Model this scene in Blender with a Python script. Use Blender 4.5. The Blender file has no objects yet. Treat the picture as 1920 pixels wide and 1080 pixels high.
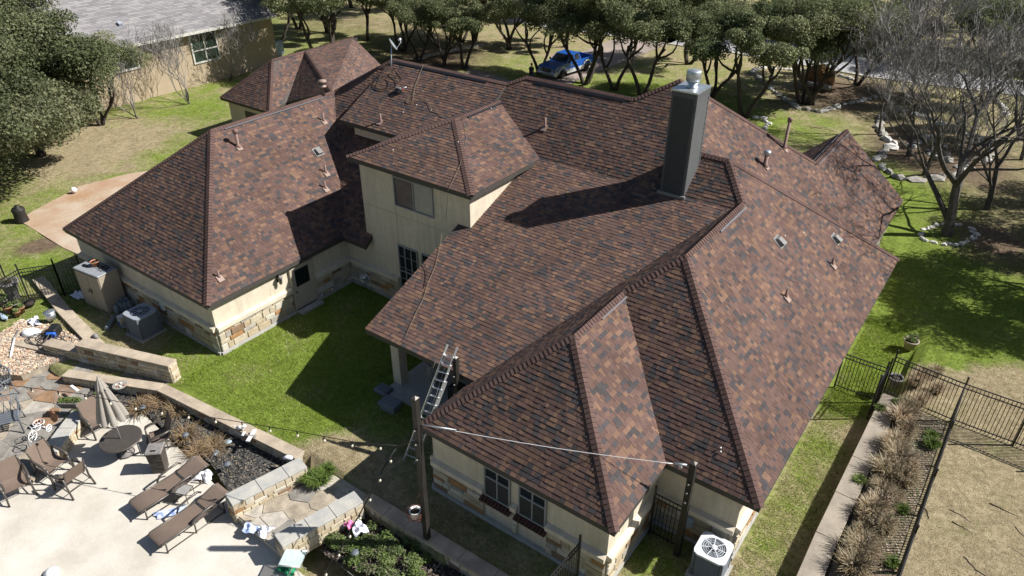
import bpy, math, random
import numpy as np
from mathutils import Vector, Matrix
from mathutils.geometry import tessellate_polygon

# ------------------------------------------------------------------ camera, sky, sun, exposure
SC = bpy.context.scene
COL = SC.collection
CAM_P = Vector((11.415, -3.092, 19.103))
FPX, YAW, PITCH, ROLL = 1362.52, -0.62558, 0.55524, 0.00426
_F = Vector((math.sin(YAW)*math.cos(PITCH), math.cos(YAW)*math.cos(PITCH), -math.sin(PITCH)))
_R0 = Vector((math.cos(YAW), -math.sin(YAW), 0.0))
_U0 = _R0.cross(_F)
_R = _R0*math.cos(ROLL) + _U0*math.sin(ROLL)
_U = -_R0*math.sin(ROLL) + _U0*math.cos(ROLL)
cam_d = bpy.data.cameras.new('camera')
cam_d.sensor_width = 36.0
cam_d.lens = FPX/1920*36.0
cam_d.clip_start = 0.5
cam_d.clip_end = 2000
cam = bpy.data.objects.new('camera', cam_d)
COL.objects.link(cam)
M3 = Matrix((_R, _U, -_F)).transposed()
cam.matrix_world = Matrix.Translation(CAM_P) @ M3.to_4x4()
SC.camera = cam

SUN_AZ, SUN_EL = math.radians(36.0), math.radians(42.0)     # azimuth counted from +x towards +y
sun_dir = Vector((math.cos(SUN_EL)*math.cos(SUN_AZ), math.cos(SUN_EL)*math.sin(SUN_AZ), math.sin(SUN_EL)))
world = bpy.data.worlds.new('World')
SC.world = world
world.use_nodes = True
wn = world.node_tree
sky = wn.nodes.new('ShaderNodeTexSky')
sky.sky_type = 'NISHITA'
sky.sun_disc = False
sky.sun_elevation = SUN_EL
sky.sun_rotation = math.pi/2 - SUN_AZ
bg = wn.nodes['Background']
bg.inputs['Strength'].default_value = 0.05
wn.links.new(sky.outputs['Color'], bg.inputs['Color'])
sun_d = bpy.data.lights.new('sun', 'SUN')
sun_d.energy = 5.0
sun_d.angle = math.radians(0.53)
sun_d.color = (1.0, 0.968, 0.925)
sun = bpy.data.objects.new('sun', sun_d)
COL.objects.link(sun)
sun.rotation_euler = sun_dir.to_track_quat('Z', 'Y').to_euler()
SC.view_settings.view_transform = 'Standard'
SC.view_settings.look = 'None'
SC.view_settings.exposure = 0.80
SC.view_settings.gamma = 1.0
SC.view_settings.use_curve_mapping = False

# ------------------------------------------------------------------ survey helpers (photo pixel -> place on a known plane)
def ray(px, py):
    return _F + (px-960)/FPX*_R - (py-540)/FPX*_U
def P(px, py, z=0.0):
    d = ray(px, py)
    return CAM_P + d*((z-CAM_P.z)/d.z)
def PN(px, py, pt, n):
    d = ray(px, py); n = Vector(n)
    return CAM_P + d*((Vector(pt)-CAM_P).dot(n)/d.dot(n))
def HZ(p, py):
    d = Vector(p)-CAM_P; k = (540-py)/FPX
    return (k*d.dot(_F)-d.dot(_U))/(_U.z-k*_F.z)

# ------------------------------------------------------------------ object helpers
def V(*a): return Vector(a)
def lerp(a, b, t): return a+(b-a)*t
class MB:
    def __init__(s): s.v=[]; s.f=[]; s.c=[]; s.sm=[]
    def face(s, pts, col=None, smooth=False):
        i=len(s.v); s.v.extend([tuple(p) for p in pts]); s.f.append(tuple(range(i,i+len(pts)))); s.c.append(col); s.sm.append(smooth)
    def add(s, verts, faces, col=None, smooth=False):
        i=len(s.v); s.v.extend([tuple(p) for p in verts])
        for f in faces: s.f.append(tuple(i+k for k in f)); s.c.append(col); s.sm.append(smooth)
        return s
    def box(s, c, d, ax=None, col=None, bev=0.0):
        """centre c, full sizes d, ax = three axis vectors"""
        X,Y,Z = ax if ax else (V(1,0,0),V(0,1,0),V(0,0,1))
        c=Vector(c); hx,hy,hz=d[0]/2,d[1]/2,d[2]/2
        if bev<=0:
            vs=[c+X*(a*hx)+Y*(b*hy)+Z*(e*hz) for e in (-1,1) for a,b in ((-1,-1),(1,-1),(1,1),(-1,1))]
            s.add(vs,[(3,2,1,0),(4,5,6,7),(0,1,5,4),(1,2,6,5),(2,3,7,6),(3,0,4,7)],col)
        else:
            b_=min(bev,hx*.9,hy*.9,hz*.9); vs=[]
            for e,k in ((-hz,b_),(-hz+b_,0),(hz-b_,0),(hz,b_)):
                x,y=hx-k,hy-k; q=b_ if k==0 else b_*.6
                for a,bb in ((-x+q,-y),(x-q,-y),(x,-y+q),(x,y-q),(x-q,y),(-x+q,y),(-x,y-q),(-x,-y+q)):
                    vs.append(c+X*a+Y*bb+Z*e)
            fs=[tuple(range(7,-1,-1)),tuple(range(24,32))]
            for r in range(3):
                for k in range(8): fs.append((r*8+k,r*8+(k+1)%8,(r+1)*8+(k+1)%8,(r+1)*8+k))
            s.add(vs,fs,col)
        return s
    def bar(s, a, b, w, h=None, col=None, up=V(0,0,1)):
        a,b=Vector(a),Vector(b); h=h or w; d=b-a; L=d.length
        if L<1e-6: return s
        Z=d/L; X=Z.cross(up)
        if X.length<1e-3: X=Z.cross(V(1,0,0))
        X.normalize(); Y=Z.cross(X)
        return s.box((a+b)/2,(w,h,L),(X,Y,Z),col)
    def tube(s, pts, r, n=6, col=None, cap=True, smooth=True):
        pts=[Vector(p) for p in pts]; m=len(pts)
        rr=r if isinstance(r,(list,tuple)) else [r]*m
        i0=len(s.v); X=None
        for k,p in enumerate(pts):
            T=(pts[min(k+1,m-1)]-pts[max(k-1,0)])
            if T.length<1e-9: T=V(0,0,1)
            T.normalize()
            if X is None:
                X=T.cross(V(0,0,1)); 
                if X.length<.05: X=T.cross(V(1,0,0))
            X=(X-T*X.dot(T)); 
            if X.length<1e-6: X=T.orthogonal()
            X.normalize(); Y=T.cross(X)
            for j in range(n):
                a=2*math.pi*j/n; q=p+(X*math.cos(a)+Y*math.sin(a))*rr[k]; s.v.append(tuple(q))
        for k in range(m-1):
            for j in range(n):
                s.f.append((i0+k*n+j,i0+k*n+(j+1)%n,i0+(k+1)*n+(j+1)%n,i0+(k+1)*n+j)); s.c.append(col); s.sm.append(smooth)
        if cap and n>2:
            s.f.append(tuple(i0+j for j in range(n-1,-1,-1))); s.c.append(col); s.sm.append(False)
            s.f.append(tuple(i0+(m-1)*n+j for j in range(n))); s.c.append(col); s.sm.append(False)
        return s
    def lathe(s, prof, c=(0,0,0), n=20, col=None, smooth=True, ax=None):
        c=Vector(c); X,Y,Z=ax if ax else (V(1,0,0),V(0,1,0),V(0,0,1)); i0=len(s.v); m=len(prof)
        for r,z in prof:
            for j in range(n):
                a=2*math.pi*j/n; s.v.append(tuple(c+X*(r*math.cos(a))+Y*(r*math.sin(a))+Z*z))
        for k in range(m-1):
            for j in range(n):
                s.f.append((i0+k*n+j,i0+k*n+(j+1)%n,i0+(k+1)*n+(j+1)%n,i0+(k+1)*n+j)); s.c.append(col); s.sm.append(smooth)
        if prof[0][0]>1e-4: s.f.append(tuple(i0+j for j in range(n-1,-1,-1))); s.c.append(col); s.sm.append(False)
        if prof[-1][0]>1e-4: s.f.append(tuple(i0+(m-1)*n+j for j in range(n))); s.c.append(col); s.sm.append(False)
        return s
    def prism(s, poly, z0, z1, col=None):
        n=len(poly); lo=[(p[0],p[1],z0) for p in poly]; hi=[(p[0],p[1],z1) for p in poly]
        A=sum(poly[i][0]*poly[(i+1)%n][1]-poly[(i+1)%n][0]*poly[i][1] for i in range(n))
        if A<0: lo.reverse(); hi.reverse()
        return s.add(lo+hi,[tuple(range(n-1,-1,-1)),tuple(range(n,2*n))]+[(i,(i+1)%n,n+(i+1)%n,n+i) for i in range(n)],col)
    def rock(s, c, d, rng, col=None, rot=0.0):
        t=(1+5**.5)/2; vs=[(-1,t,0),(1,t,0),(-1,-t,0),(1,-t,0),(0,-1,t),(0,1,t),(0,-1,-t),(0,1,-t),(t,0,-1),(t,0,1),(-t,0,-1),(-t,0,1)]
        fs=[(0,11,5),(0,5,1),(0,1,7),(0,7,10),(0,10,11),(1,5,9),(5,11,4),(11,10,2),(10,7,6),(7,1,8),(3,9,4),(3,4,2),(3,2,6),(3,6,8),(3,8,9),(4,9,5),(2,4,11),(6,2,10),(8,6,7),(9,8,1)]
        o=[]; ca,sa=math.cos(rot),math.sin(rot)
        for p in vs:
            q=Vector(p).normalized(); m=max(abs(q.x),abs(q.y),abs(q.z)); q=q*(1+.35*(1/m-1))*rng.uniform(.86,1.12)
            x,y,z=q.x*d[0]/2,q.y*d[1]/2,q.z*d[2]/2
            o.append((c[0]+x*ca-y*sa,c[1]+x*sa+y*ca,c[2]+z))
        return s.add(o,fs,col)

def mesh_of(name, mb, mats, smooth=None):
    me=bpy.data.meshes.new(name)
    me.from_pydata(mb.v,[],mb.f)
    for m in (mats if isinstance(mats,(list,tuple)) else [mats]): me.materials.append(m)
    if any(mb.sm) if smooth is None else smooth:
        me.polygons.foreach_set('use_smooth',[True]*len(mb.f) if smooth else mb.sm)
    if any(c is not None for c in mb.c):
        at=me.color_attributes.new('Col','FLOAT_COLOR','CORNER'); arr=[]
        for f,c in zip(mb.f,mb.c):
            c=c or (.5,.5,.5); arr.extend((c[0],c[1],c[2],1.0)*len(f))
        at.data.foreach_set('color',arr)
    me.update()
    return me
def link(name, data, parent=None, world=False):
    o=bpy.data.objects.new(name,data); COL.objects.link(o)
    if parent is not None:
        o.parent=parent
        if world:
            q=parent; off=Vector((0,0,0))
            while q is not None: off+=q.location; q=q.parent
            o.location=-off
    return o
def obj(name, mb, mat, parent=None, world=False, smooth=None):
    return link(name, mesh_of(name,mb,mat,smooth), parent, world)
def tag(o, label=None, cat=None, group=None, kind=None):
    if label: o['label']=label
    if cat: o['category']=cat
    if group: o['group']=group
    if kind: o['kind']=kind
    return o
def thing(name, label, cat, loc=(0,0,0), rz=0.0, group=None):
    o=bpy.data.objects.new(name,None); COL.objects.link(o); o.empty_display_size=.2
    o.location=loc; o.rotation_euler=(0,0,rz)
    return tag(o,label,cat,group)
def kids(o): return [c for c in bpy.data.objects if c.parent==o]
def dup(root, loc, rz=0.0, label=None, group=None, scale=None):
    r=root.copy(); COL.objects.link(r); r.location=loc; r.rotation_euler=(0,0,rz)
    if scale: r.scale=scale
    if label: r['label']=label
    if group: r['group']=group
    for c in list(root.children):
        k=c.copy(); COL.objects.link(k); k.parent=r
        for g in list(c.children):
            h=g.copy(); COL.objects.link(h); h.parent=k
    return r

# ------------------------------------------------------------------ materials
def _nt(name):
    m=bpy.data.materials.new(name); m.use_nodes=True; nt=m.node_tree
    return m,nt,nt.nodes['Principled BSDF']
def _mix(nt, fac, a, b, blend='MIX'):
    x=nt.nodes.new('ShaderNodeMix'); x.data_type='RGBA'; x.blend_type=blend
    for sock,val in ((x.inputs['Factor'],fac),(x.inputs['A'],a),(x.inputs['B'],b)):
        if hasattr(val,'is_output'): nt.links.new(val,sock)
        else: sock.default_value=val if not isinstance(val,tuple) else (*val[:3],1)
    return x.outputs['Result']
def _noise(nt, scale, detail=4, rough=.6, coord=None, dist=0.0):
    n=nt.nodes.new('ShaderNodeTexNoise'); n.inputs['Scale'].default_value=scale; n.inputs['Detail'].default_value=detail
    n.inputs['Roughness'].default_value=rough; n.inputs['Distortion'].default_value=dist
    if coord is None:
        g=nt.nodes.new('ShaderNodeNewGeometry'); coord=g.outputs['Position']
    nt.links.new(coord,n.inputs['Vector']); return n.outputs['Fac']
def _ramp(nt, fac, lo, hi):
    r=nt.nodes.new('ShaderNodeMapRange'); r.inputs['From Min'].default_value=lo; r.inputs['From Max'].default_value=hi
    nt.links.new(fac,r.inputs['Value']); return r.outputs['Result']
def _bump(nt, b, h, strength=.3, dist=.02):
    n=nt.nodes.new('ShaderNodeBump'); n.inputs['Strength'].default_value=strength; n.inputs['Distance'].default_value=dist
    nt.links.new(h,n.inputs['Height']); nt.links.new(n.outputs['Normal'],b.inputs['Normal'])
def mat(name, col, rough=.8, var=.15, scale=6.0, col2=None, bump=0.0, bscale=40.0, metal=0.0, spec=.3, attr=False, fine=0.0, fscale=120.0, streak=0.0):
    m,nt,b=_nt(name)
    b.inputs['Roughness'].default_value=rough; b.inputs['Metallic'].default_value=metal; b.inputs['Specular IOR Level'].default_value=spec
    if attr:
        a=nt.nodes.new('ShaderNodeVertexColor'); a.layer_name='Col'; base=a.outputs['Color']
    else: base=tuple(col)
    if col2 is None and not attr: col2=tuple(min(1,c*(1-2*var)) for c in col)
    n=_ramp(nt,_noise(nt,scale,5),.32,.68)
    if attr:
        dk=_mix(nt,n,(1-var,)*3,(1+var,)*3); c=_mix(nt,1.0,base,dk,'MULTIPLY')
    else: c=_mix(nt,n,base,tuple(col2))
    if fine>0:
        f=_ramp(nt,_noise(nt,fscale,2),.25,.75); dk=_mix(nt,f,(1-fine,)*3,(1+fine,)*3); c=_mix(nt,1.0,c,dk,'MULTIPLY')
    if streak>0:
        gg=nt.nodes.new('ShaderNodeNewGeometry'); vm=nt.nodes.new('ShaderNodeVectorMath'); vm.operation='MULTIPLY'; vm.inputs[1].default_value=(2.6,2.6,.22); nt.links.new(gg.outputs['Position'],vm.inputs[0])
        f=_ramp(nt,_noise(nt,1.6,5,.65,coord=vm.outputs['Vector']),.38,.72); c=_mix(nt,1.0,c,_mix(nt,f,(1+streak*.4,)*3,(1-streak,1-streak*1.05,1-streak*1.15)),'MULTIPLY')
    nt.links.new(c,b.inputs['Base Color'])
    if bump>0: _bump(nt,b,_noise(nt,bscale,4),bump,.02)
    return m
M={}
M['shingle']=mat('asphalt_shingle',None,.92,.15,.45,attr=True,bump=.25,bscale=180,spec=.12,fine=.13,fscale=70)
M['fascia']=mat('dark_fascia_paint',(.060,.055,.048),.6,.1)
M['deck']=mat('roof_deck',(.05,.04,.035),.9)
M['stucco']=mat('cream_stucco',(.59,.52,.405),.9,.07,.9,bump=.35,bscale=60,fine=.07,fscale=6,streak=.14)
M['trim']=mat('stucco_ledge',(.61,.54,.425),.9,.06,1.5,bump=.25,bscale=60,streak=.16)
M['mortar']=mat('pale_mortar',(.45,.41,.33),.95,.12,8,bump=.4)
M['wallcap']=mat('tan_concrete_cap',(.33,.285,.225),.92,.2,1.3,col2=(.22,.19,.155),bump=.3,bscale=14,fine=.12,fscale=18)
M['screen']=mat('dark_insect_screen',(.035,.037,.04),.6,.1)
M['ventbox']=mat('weathered_vent_metal',(.20,.195,.185),.55,.1,6)
M['concrete']=mat('slab_concrete',(.42,.41,.38),.9,.12,2.5,bump=.2)
ST=[mat('limestone_%s'%n,c,.9,.14,5,bump=.5,bscale=18,fine=.08,fscale=50) for n,c in
    (('cream',(.52,.45,.33)),('buff',(.44,.36,.24)),('white',(.56,.52,.43)),('rust',(.36,.20,.09)),('brown',(.24,.16,.10)),('grey',(.36,.33,.28)))]
M['coping']=mat('sandstone_coping',(.43,.36,.27),.9,.22,1.6,col2=(.27,.22,.17),bump=.3,bscale=14,fine=.1,fscale=40)
M['coping2']=mat('weathered_coping',(.42,.40,.35),.9,.2,2.2,col2=(.30,.30,.29),bump=.3,bscale=14,fine=.08,fscale=40)
M['brick']=mat('dark_red_brick',(.10,.045,.035),.85,.2,12)
M['frame']=mat('window_frame_grey',(.27,.28,.28),.5,.04)
M['door']=mat('door_paint',(.42,.37,.29),.6,.05)
def glass(name, col=(.012,.016,.02), rough=.06):
    m,nt,b=_nt(name); b.inputs['Base Color'].default_value=(*col,1); b.inputs['Roughness'].default_value=rough; b.inputs['Specular IOR Level'].default_value=.6
    n=_noise(nt,1.7,2); _bump(nt,b,n,.04,.02); return m
M['glass']=glass('window_glass'); M['blind']=mat('window_blind',(.30,.29,.27),.35,.1,3,spec=.6)
M['greyglass']=mat('grey_curtained_glass',(.10,.10,.098),.2,.25,1.5,spec=.6)
M['glass_green']=glass('glass_dark_green',(.02,.035,.03))
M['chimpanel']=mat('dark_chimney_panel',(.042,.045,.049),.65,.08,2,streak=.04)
M['ventstrip']=mat('slate_vent_strip',(.10,.105,.12),.6,.1)
M['siding']=mat('grey_siding_paint',(.080,.083,.085),.7,.08,2,streak=.05)
M['galv']=mat('galvanised_metal',(.50,.54,.57),.45,.12,9,metal=.85)
M['alu']=mat('aluminium',(.72,.73,.74),.35,.06,9,metal=.7)
M['white']=mat('white_plastic',(.78,.78,.77),.45,.05,4)
M['pipe']=mat('painted_vent_pipe',(.20,.12,.098),.55,.1,6)
M['pipecap']=mat('pale_flashing',(.30,.215,.175),.5,.15,8)
M['iron']=mat('black_iron',(.012,.012,.014),.45,.1,5,spec=.5)
M['post']=mat('bronze_steel_post',(.026,.023,.020),.55,.15,3,spec=.25)
M['rope']=mat('rope',(.20,.17,.12),.9); M['cable']=mat('black_cable',(.012,.012,.013),.5,.1)
M['steelcable']=mat('steel_cable',(.62,.63,.64),.4,.1,20,metal=.4)
M['bulb']=mat('glass_bulb',(.65,.60,.48),.15,.05,spec=.7)
M['bark']=mat('oak_bark',(.075,.062,.05),.95,.25,4,bump=.8,bscale=14,fine=.2,fscale=30)
M['barkgrey']=mat('grey_bark',(.105,.094,.084),.95,.25,4,bump=.6,bscale=14,fine=.15,fscale=30)
M['twig']=mat('grey_twig',(.24,.225,.21),.95,.2,3)
def leafmat(name, var=.25):
    m,nt,b=_nt(name); a=nt.nodes.new('ShaderNodeVertexColor'); a.layer_name='Col'
    oi=nt.nodes.new('ShaderNodeObjectInfo')
    n=_mix(nt,oi.outputs['Random'],(.85,.88,.80),(1.15,1.1,1.1)); c=_mix(nt,1.0,a.outputs['Color'],n,'MULTIPLY')
    nt.links.new(c,b.inputs['Base Color']); b.inputs['Roughness'].default_value=.65; b.inputs['Specular IOR Level'].default_value=.2
    t=nt.nodes.new('ShaderNodeBsdfTranslucent'); nt.links.new(c,t.inputs['Color'])
    mx=nt.nodes.new('ShaderNodeMixShader'); mx.inputs['Fac'].default_value=.32
    out=nt.nodes['Material Output']; nt.links.new(b.outputs['BSDF'],mx.inputs[1]); nt.links.new(t.outputs['BSDF'],mx.inputs[2]); nt.links.new(mx.outputs['Shader'],out.inputs['Surface'])
    return m
M['leaf']=leafmat('leaf'); M['blade']=leafmat('grass_blade')
M['rockwhite']=mat('white_limestone_rock',(.62,.60,.55),.9,.2,3,bump=.6,bscale=10,fine=.12,fscale=25)
M['rockgrey']=mat('grey_limestone_rock',(.36,.34,.30),.9,.25,3,bump=.6,bscale=10,fine=.15,fscale=25)
M['rockrust']=mat('rust_boulder',(.30,.17,.07),.9,.25,2,bump=.7,bscale=6)
M['patio']=mat('patio_concrete',(.56,.525,.46),.92,.10,.7,col2=(.43,.395,.335),bump=.35,bscale=30,fine=.07,fscale=18)
M['pathorange']=mat('rust_stained_concrete',(.42,.35,.27),.92,.2,.5,col2=(.32,.195,.115),bump=.2,fine=.08,fscale=14)
M['drive']=mat('pinkish_driveway',(.31,.255,.22),.92,.12,.5,fine=.06,fscale=10)
M['road']=mat('pale_asphalt_road',(.33,.325,.335),.95,.08,.4,col2=(.27,.265,.275),fine=.05,fscale=8)
FL=[mat('flagstone_%s'%n,c,.85,.22,2.5,bump=.35,bscale=8,fine=.1,fscale=30) for n,c in (('grey',(.27,.25,.22)),('tan',(.40,.34,.26)),('rust',(.31,.19,.11)),('brown',(.30,.21,.15)),('pale',(.46,.42,.36)))]
M['sling']=mat('brown_sling_fabric',(.16,.118,.092),.85,.06,3,bump=.25,bscale=220,fine=.2,fscale=160)
M['bronze']=mat('bronze_frame',(.095,.082,.07),.38,.1,5,metal=.3,spec=.5)
M['umbrella']=mat('taupe_canvas',(.30,.275,.24),.9,.08,3)
M['slate']=mat('slate_table_top',(.07,.065,.068),.7,.15,6,fine=.1)
M['wicker']=mat('brown_wicker_plastic',(.075,.062,.052),.7,.1,30,bump=.5,bscale=90)
M['terracotta']=mat('terracotta',(.42,.20,.11),.85,.15,5)
M['soil']=mat('potting_soil',(.04,.03,.022),.95)
M['towel']=mat('white_towel',(.74,.75,.80),.95,.08,8); M['bluetowel']=mat('blue_striped_towel',(.16,.27,.62),.95,.4,9,col2=(.7,.74,.82))
M['pinktowel']=mat('pink_towel',(.72,.22,.42),.95)
M['acgrey']=mat('ac_louvre_grey',(.13,.145,.165),.5,.1); M['actop']=mat('ac_top_white',(.66,.68,.71),.4,.05)
M['aclight']=mat('ac_top_slate',(.28,.31,.36),.45,.06)
M['resin']=mat('taupe_resin',(.33,.28,.215),.6,.06); M['resintop']=mat('grey_resin_lid',(.25,.265,.28),.5,.1)
M['black']=mat('black_plastic',(.016,.016,.018),.5,.1); M['blue']=mat('blue_plastic',(.03,.13,.55),.4,.05)
M['greenp']=mat('green_fabric',(.03,.28,.13),.8,.2); M['hose']=mat('grey_hose',(.085,.08,.07),.6,.1)
M['truckblue']=mat('truck_blue_paint',(.012,.085,.36),.18,.03,spec=.7); M['trucksilver']=mat('truck_silver_paint',(.55,.56,.57),.3,.03,metal=.3)
M['rubber']=mat('tyre_rubber',(.02,.02,.02),.8); M['chrome']=mat('chrome',(.7,.7,.72),.15,.03,metal=.9)
M['skin']=mat('skin',(.40,.22,.15),.6); M['shirt']=mat('dark_shirt',(.018,.022,.035),.9); M['hair']=mat('dark_hair',(.012,.01,.009),.7); M['jeans']=mat('blue_jeans',(.05,.07,.12),.9)
M['nbwall']=mat('tan_stucco',(.37,.295,.205),.9,.08,.6,bump=.2,bscale=60)
M['nbroof']=mat('grey_shingle',None,.92,.08,.7,attr=True,bump=.2,bscale=120,spec=.12,fine=.1,fscale=40)
M['nbtrim']=mat('white_trim',(.50,.485,.44),.6,.05)
M['edging']=mat('pale_edging_concrete',(.44,.41,.35),.9,.15,1.5)
M['urn']=mat('grey_urn',(.23,.215,.205),.8,.2,5,bump=.4,bscale=14)
M['greybin']=mat('grey_bin_plastic',(.16,.185,.20),.6,.08)
M['acblue']=mat('utility_pale_blue',(.34,.43,.50),.5,.08)
# ------------------------------------------------------------------ ground: one sheet, its greenness and dirt carried per vertex
def axis(lo,hi,a,b,step):
    out=list(np.arange(a,b+1e-6,step)); s=step; x=a
    while x>lo: s*=1.45; x-=s; out.insert(0,x)
    s=step; x=b
    while x<hi: s*=1.45; x+=s; out.append(x)
    return np.array(out)
gx=axis(-900,900,-52,24,.25); gy=axis(-400,1200,-4,46,.25)
X,Y=np.meshgrid(gx,gy,indexing='ij')
def blobs(L):
    o=np.zeros_like(X)
    for px,py,r,s in L:
        c=P(px,py); o+=s*np.exp(-(((X-c.x)**2+(Y-c.y)**2)/(r*r)))
    return o
PATIO_POLY=[(-30,-3.6),(-30,4.0),(-24,4.9),(-17.9,5.5),(-13.6,7.35),(-6.0,8.0),(-6.0,8.25),(-2.6,8.25),(-2.6,7.95),(5,8.05),(5,-3.6)]
def inpoly(poly):
    o=np.zeros_like(X,bool); n=len(poly)
    for i in range(n):
        x1,y1=poly[i]; x2,y2=poly[(i+1)%n]
        c=((y1>Y)!=(y2>Y))&(X<(x2-x1)*(Y-y1)/((y2-y1) if y2!=y1 else 1e-9)+x1); o^=c
    return o
inner=[(-30,-3.8),(-30,3.8),(-24,4.65),(-17.9,5.2),(-13.6,7.1),(-6.0,7.75),(-5.6,8.15),(-3.0,8.15),(-2.6,7.7),(5,7.8),(5,-3.8)]
Z=np.zeros_like(X); Z[inpoly(inner)]=-1.0
bed=(X>10.75)&(Y<27.0); Z[bed]=.48
sl=(X>10.75)&(Y>=27.0)&(Y<31); Z[sl]=(.48*(31-Y)/4)[sl]
rngn=np.random.default_rng(3)
Z+= .02*np.sin(X*1.7+Y*.6)*np.sin(Y*1.3-X*.4)
far=np.clip((Y-110)/400,0,1)
# greenness 0 dry .. 1 lush
G=.38+.16*((X<-22)&(Y<60))+0*X
G+=blobs([(430,720,2.6,.8),(500,640,3,.7),(560,590,3,.7),(620,620,3,.6),(680,560,3,.6),(560,720,2.5,.7),(640,760,2.0,.5),(450,760,2,.5),(520,800,1.2,.3),(700,640,3,.6),(700,760,2,.4),
 (600,905,1.0,.5),(650,850,1.2,-.5),(600,860,1.0,-.5),(640,815,1,-.3),(700,960,2,-.15),
 (1780,580,4.5,1.0),(1700,620,3,.9),(1890,590,4,1.0),(1800,640,3,.6),(1690,420,4,.9),(1680,340,4,.6),(1760,640,2.5,.6),(1850,480,4,.2),(1900,690,3,-.5),(1850,700,2,-.5),
 (1400,250,3,.4),(1480,240,2.5,.2),(1350,190,4,.35),(1550,240,2.5,.15),(1240,160,6,.5),(1150,185,4,.5),
 (1590,700,1.2,.8),(1560,770,1,.5),(1535,830,1,.45),(1510,880,1,.4),(1480,940,1,.3),(1450,1010,1,.2),(1600,740,1.2,.7),
 (380,200,3,.25),(335,285,2,.4),(400,255,2.5,.25),(310,215,2.5,.15),(260,250,4,-.25),(330,245,4,-.1),(200,290,4,-.3),(120,330,3,-.2),(120,370,2,.1),(60,420,2,.1),(150,250,4,-.3),(90,560,1,.2),(70,500,1.2,.45),
 (150,290,3,-.25),(1850,900,6,-.45),(1700,880,2,-.15),(1240,1060,1,.4),(1180,1000,1,.2)])
dirt=blobs([(60,465,1.3,.8),(95,455,1.0,.7),(300,225,2.0,.25),(190,250,2.2,.35),(1230,950,1.2,.5),(900,1000,2.5,.5),(760,920,2,.3),(700,60,14,.5),(860,100,8,.5),(780,130,6,.55),
 (1600,170,6,.6),(1540,180,5,.75),(1690,270,4,.6),(1780,300,5,.7),(1850,260,6,.4),(1900,380,6,.5),(1720,200,5,.35),(1440,205,2,.3),(1620,690,.8,.3),(1890,480,4,.6),(1830,430,3,.3),(560,40,9,.3)])
dirt[bed]+=.35*(X[bed]<12.6); G[bed]-=.25
G[(X>12.7)&(Y<31)]-=.2
farm=Y>58; G[farm]=np.clip(G[farm]*.5+.08,0,1)
G=np.clip(G,0,1); dirt=np.clip(dirt,0,1)
nxg,nyg=X.shape
me=bpy.data.meshes.new('ground')
idx=np.arange(nxg*nyg).reshape(nxg,nyg)
quads=np.stack([idx[:-1,:-1],idx[1:,:-1],idx[1:,1:],idx[:-1,1:]],-1).reshape(-1,4)
me.vertices.add(nxg*nyg); me.vertices.foreach_set('co',np.stack([X,Y,Z],-1).astype(np.float32).ravel())
me.loops.add(quads.size); me.loops.foreach_set('vertex_index',quads.ravel().astype(np.int32))
me.polygons.add(len(quads)); me.polygons.foreach_set('loop_start',np.arange(0,quads.size,4,dtype=np.int32)); me.polygons.foreach_set('loop_total',np.full(len(quads),4,np.int32))
at=me.color_attributes.new('Zone','FLOAT_COLOR','POINT')
at.data.foreach_set('color',np.stack([G,dirt,np.zeros_like(G),np.ones_like(G)],-1).astype(np.float32).ravel())
me.update(calc_edges=True)
m,nt,b=_nt('lawn_and_soil')
a=nt.nodes.new('ShaderNodeVertexColor'); a.layer_name='Zone'
sp=nt.nodes.new('ShaderNodeSeparateColor'); nt.links.new(a.outputs['Color'],sp.inputs['Color'])
def _math(op,x,y):
    n=nt.nodes.new('ShaderNodeMath'); n.operation=op
    for k,v in enumerate((x,y)):
        if hasattr(v,'is_output'): nt.links.new(v,n.inputs[k])
        else: n.inputs[k].default_value=v
    return n.outputs[0]
n1=_noise(nt,.55,6,.65); n2=_noise(nt,4.5,6,.7); n3=_noise(nt,28,3,.7)
g=_math('ADD',sp.outputs['Red'],_math('MULTIPLY',_math('SUBTRACT',n1,.5),1.7)); g=_math('ADD',g,_math('MULTIPLY',_math('SUBTRACT',n2,.5),1.0))
g=_ramp(nt,g,.15,.75)
dry=_mix(nt,_ramp(nt,n2,.3,.7),(.37,.315,.205),(.235,.19,.115))
grn=_mix(nt,_ramp(nt,n2,.35,.68),(.195,.250,.048),(.118,.172,.030))
c=_mix(nt,g,dry,grn)
d=_math('ADD',sp.outputs['Green'],_math('MULTIPLY',_math('SUBTRACT',n1,.5),.9)); d=_ramp(nt,d,.38,.85)
soil=_mix(nt,_ramp(nt,n2,.35,.65),(.19,.14,.095),(.10,.075,.055))
c=_mix(nt,d,c,soil)
dk=_mix(nt,_ramp(nt,n3,.25,.75),(.74,.74,.74),(1.26,1.25,1.22)); c=_mix(nt,1.0,c,dk,'MULTIPLY')
n4=_ramp(nt,_noise(nt,1.6,7,.72,dist=1.5),.36,.64); c=_mix(nt,1.0,c,_mix(nt,n4,(.70,.68,.65),(1.18,1.18,1.16)),'MULTIPLY')
nt.links.new(c,b.inputs['Base Color']); b.inputs['Roughness'].default_value=.95; b.inputs['Specular IOR Level'].default_value=.1
_bump(nt,b,_noise(nt,22,5,.75),.9,.06)
me.materials.append(m)
tag(link('ground',me),kind='structure')

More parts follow.
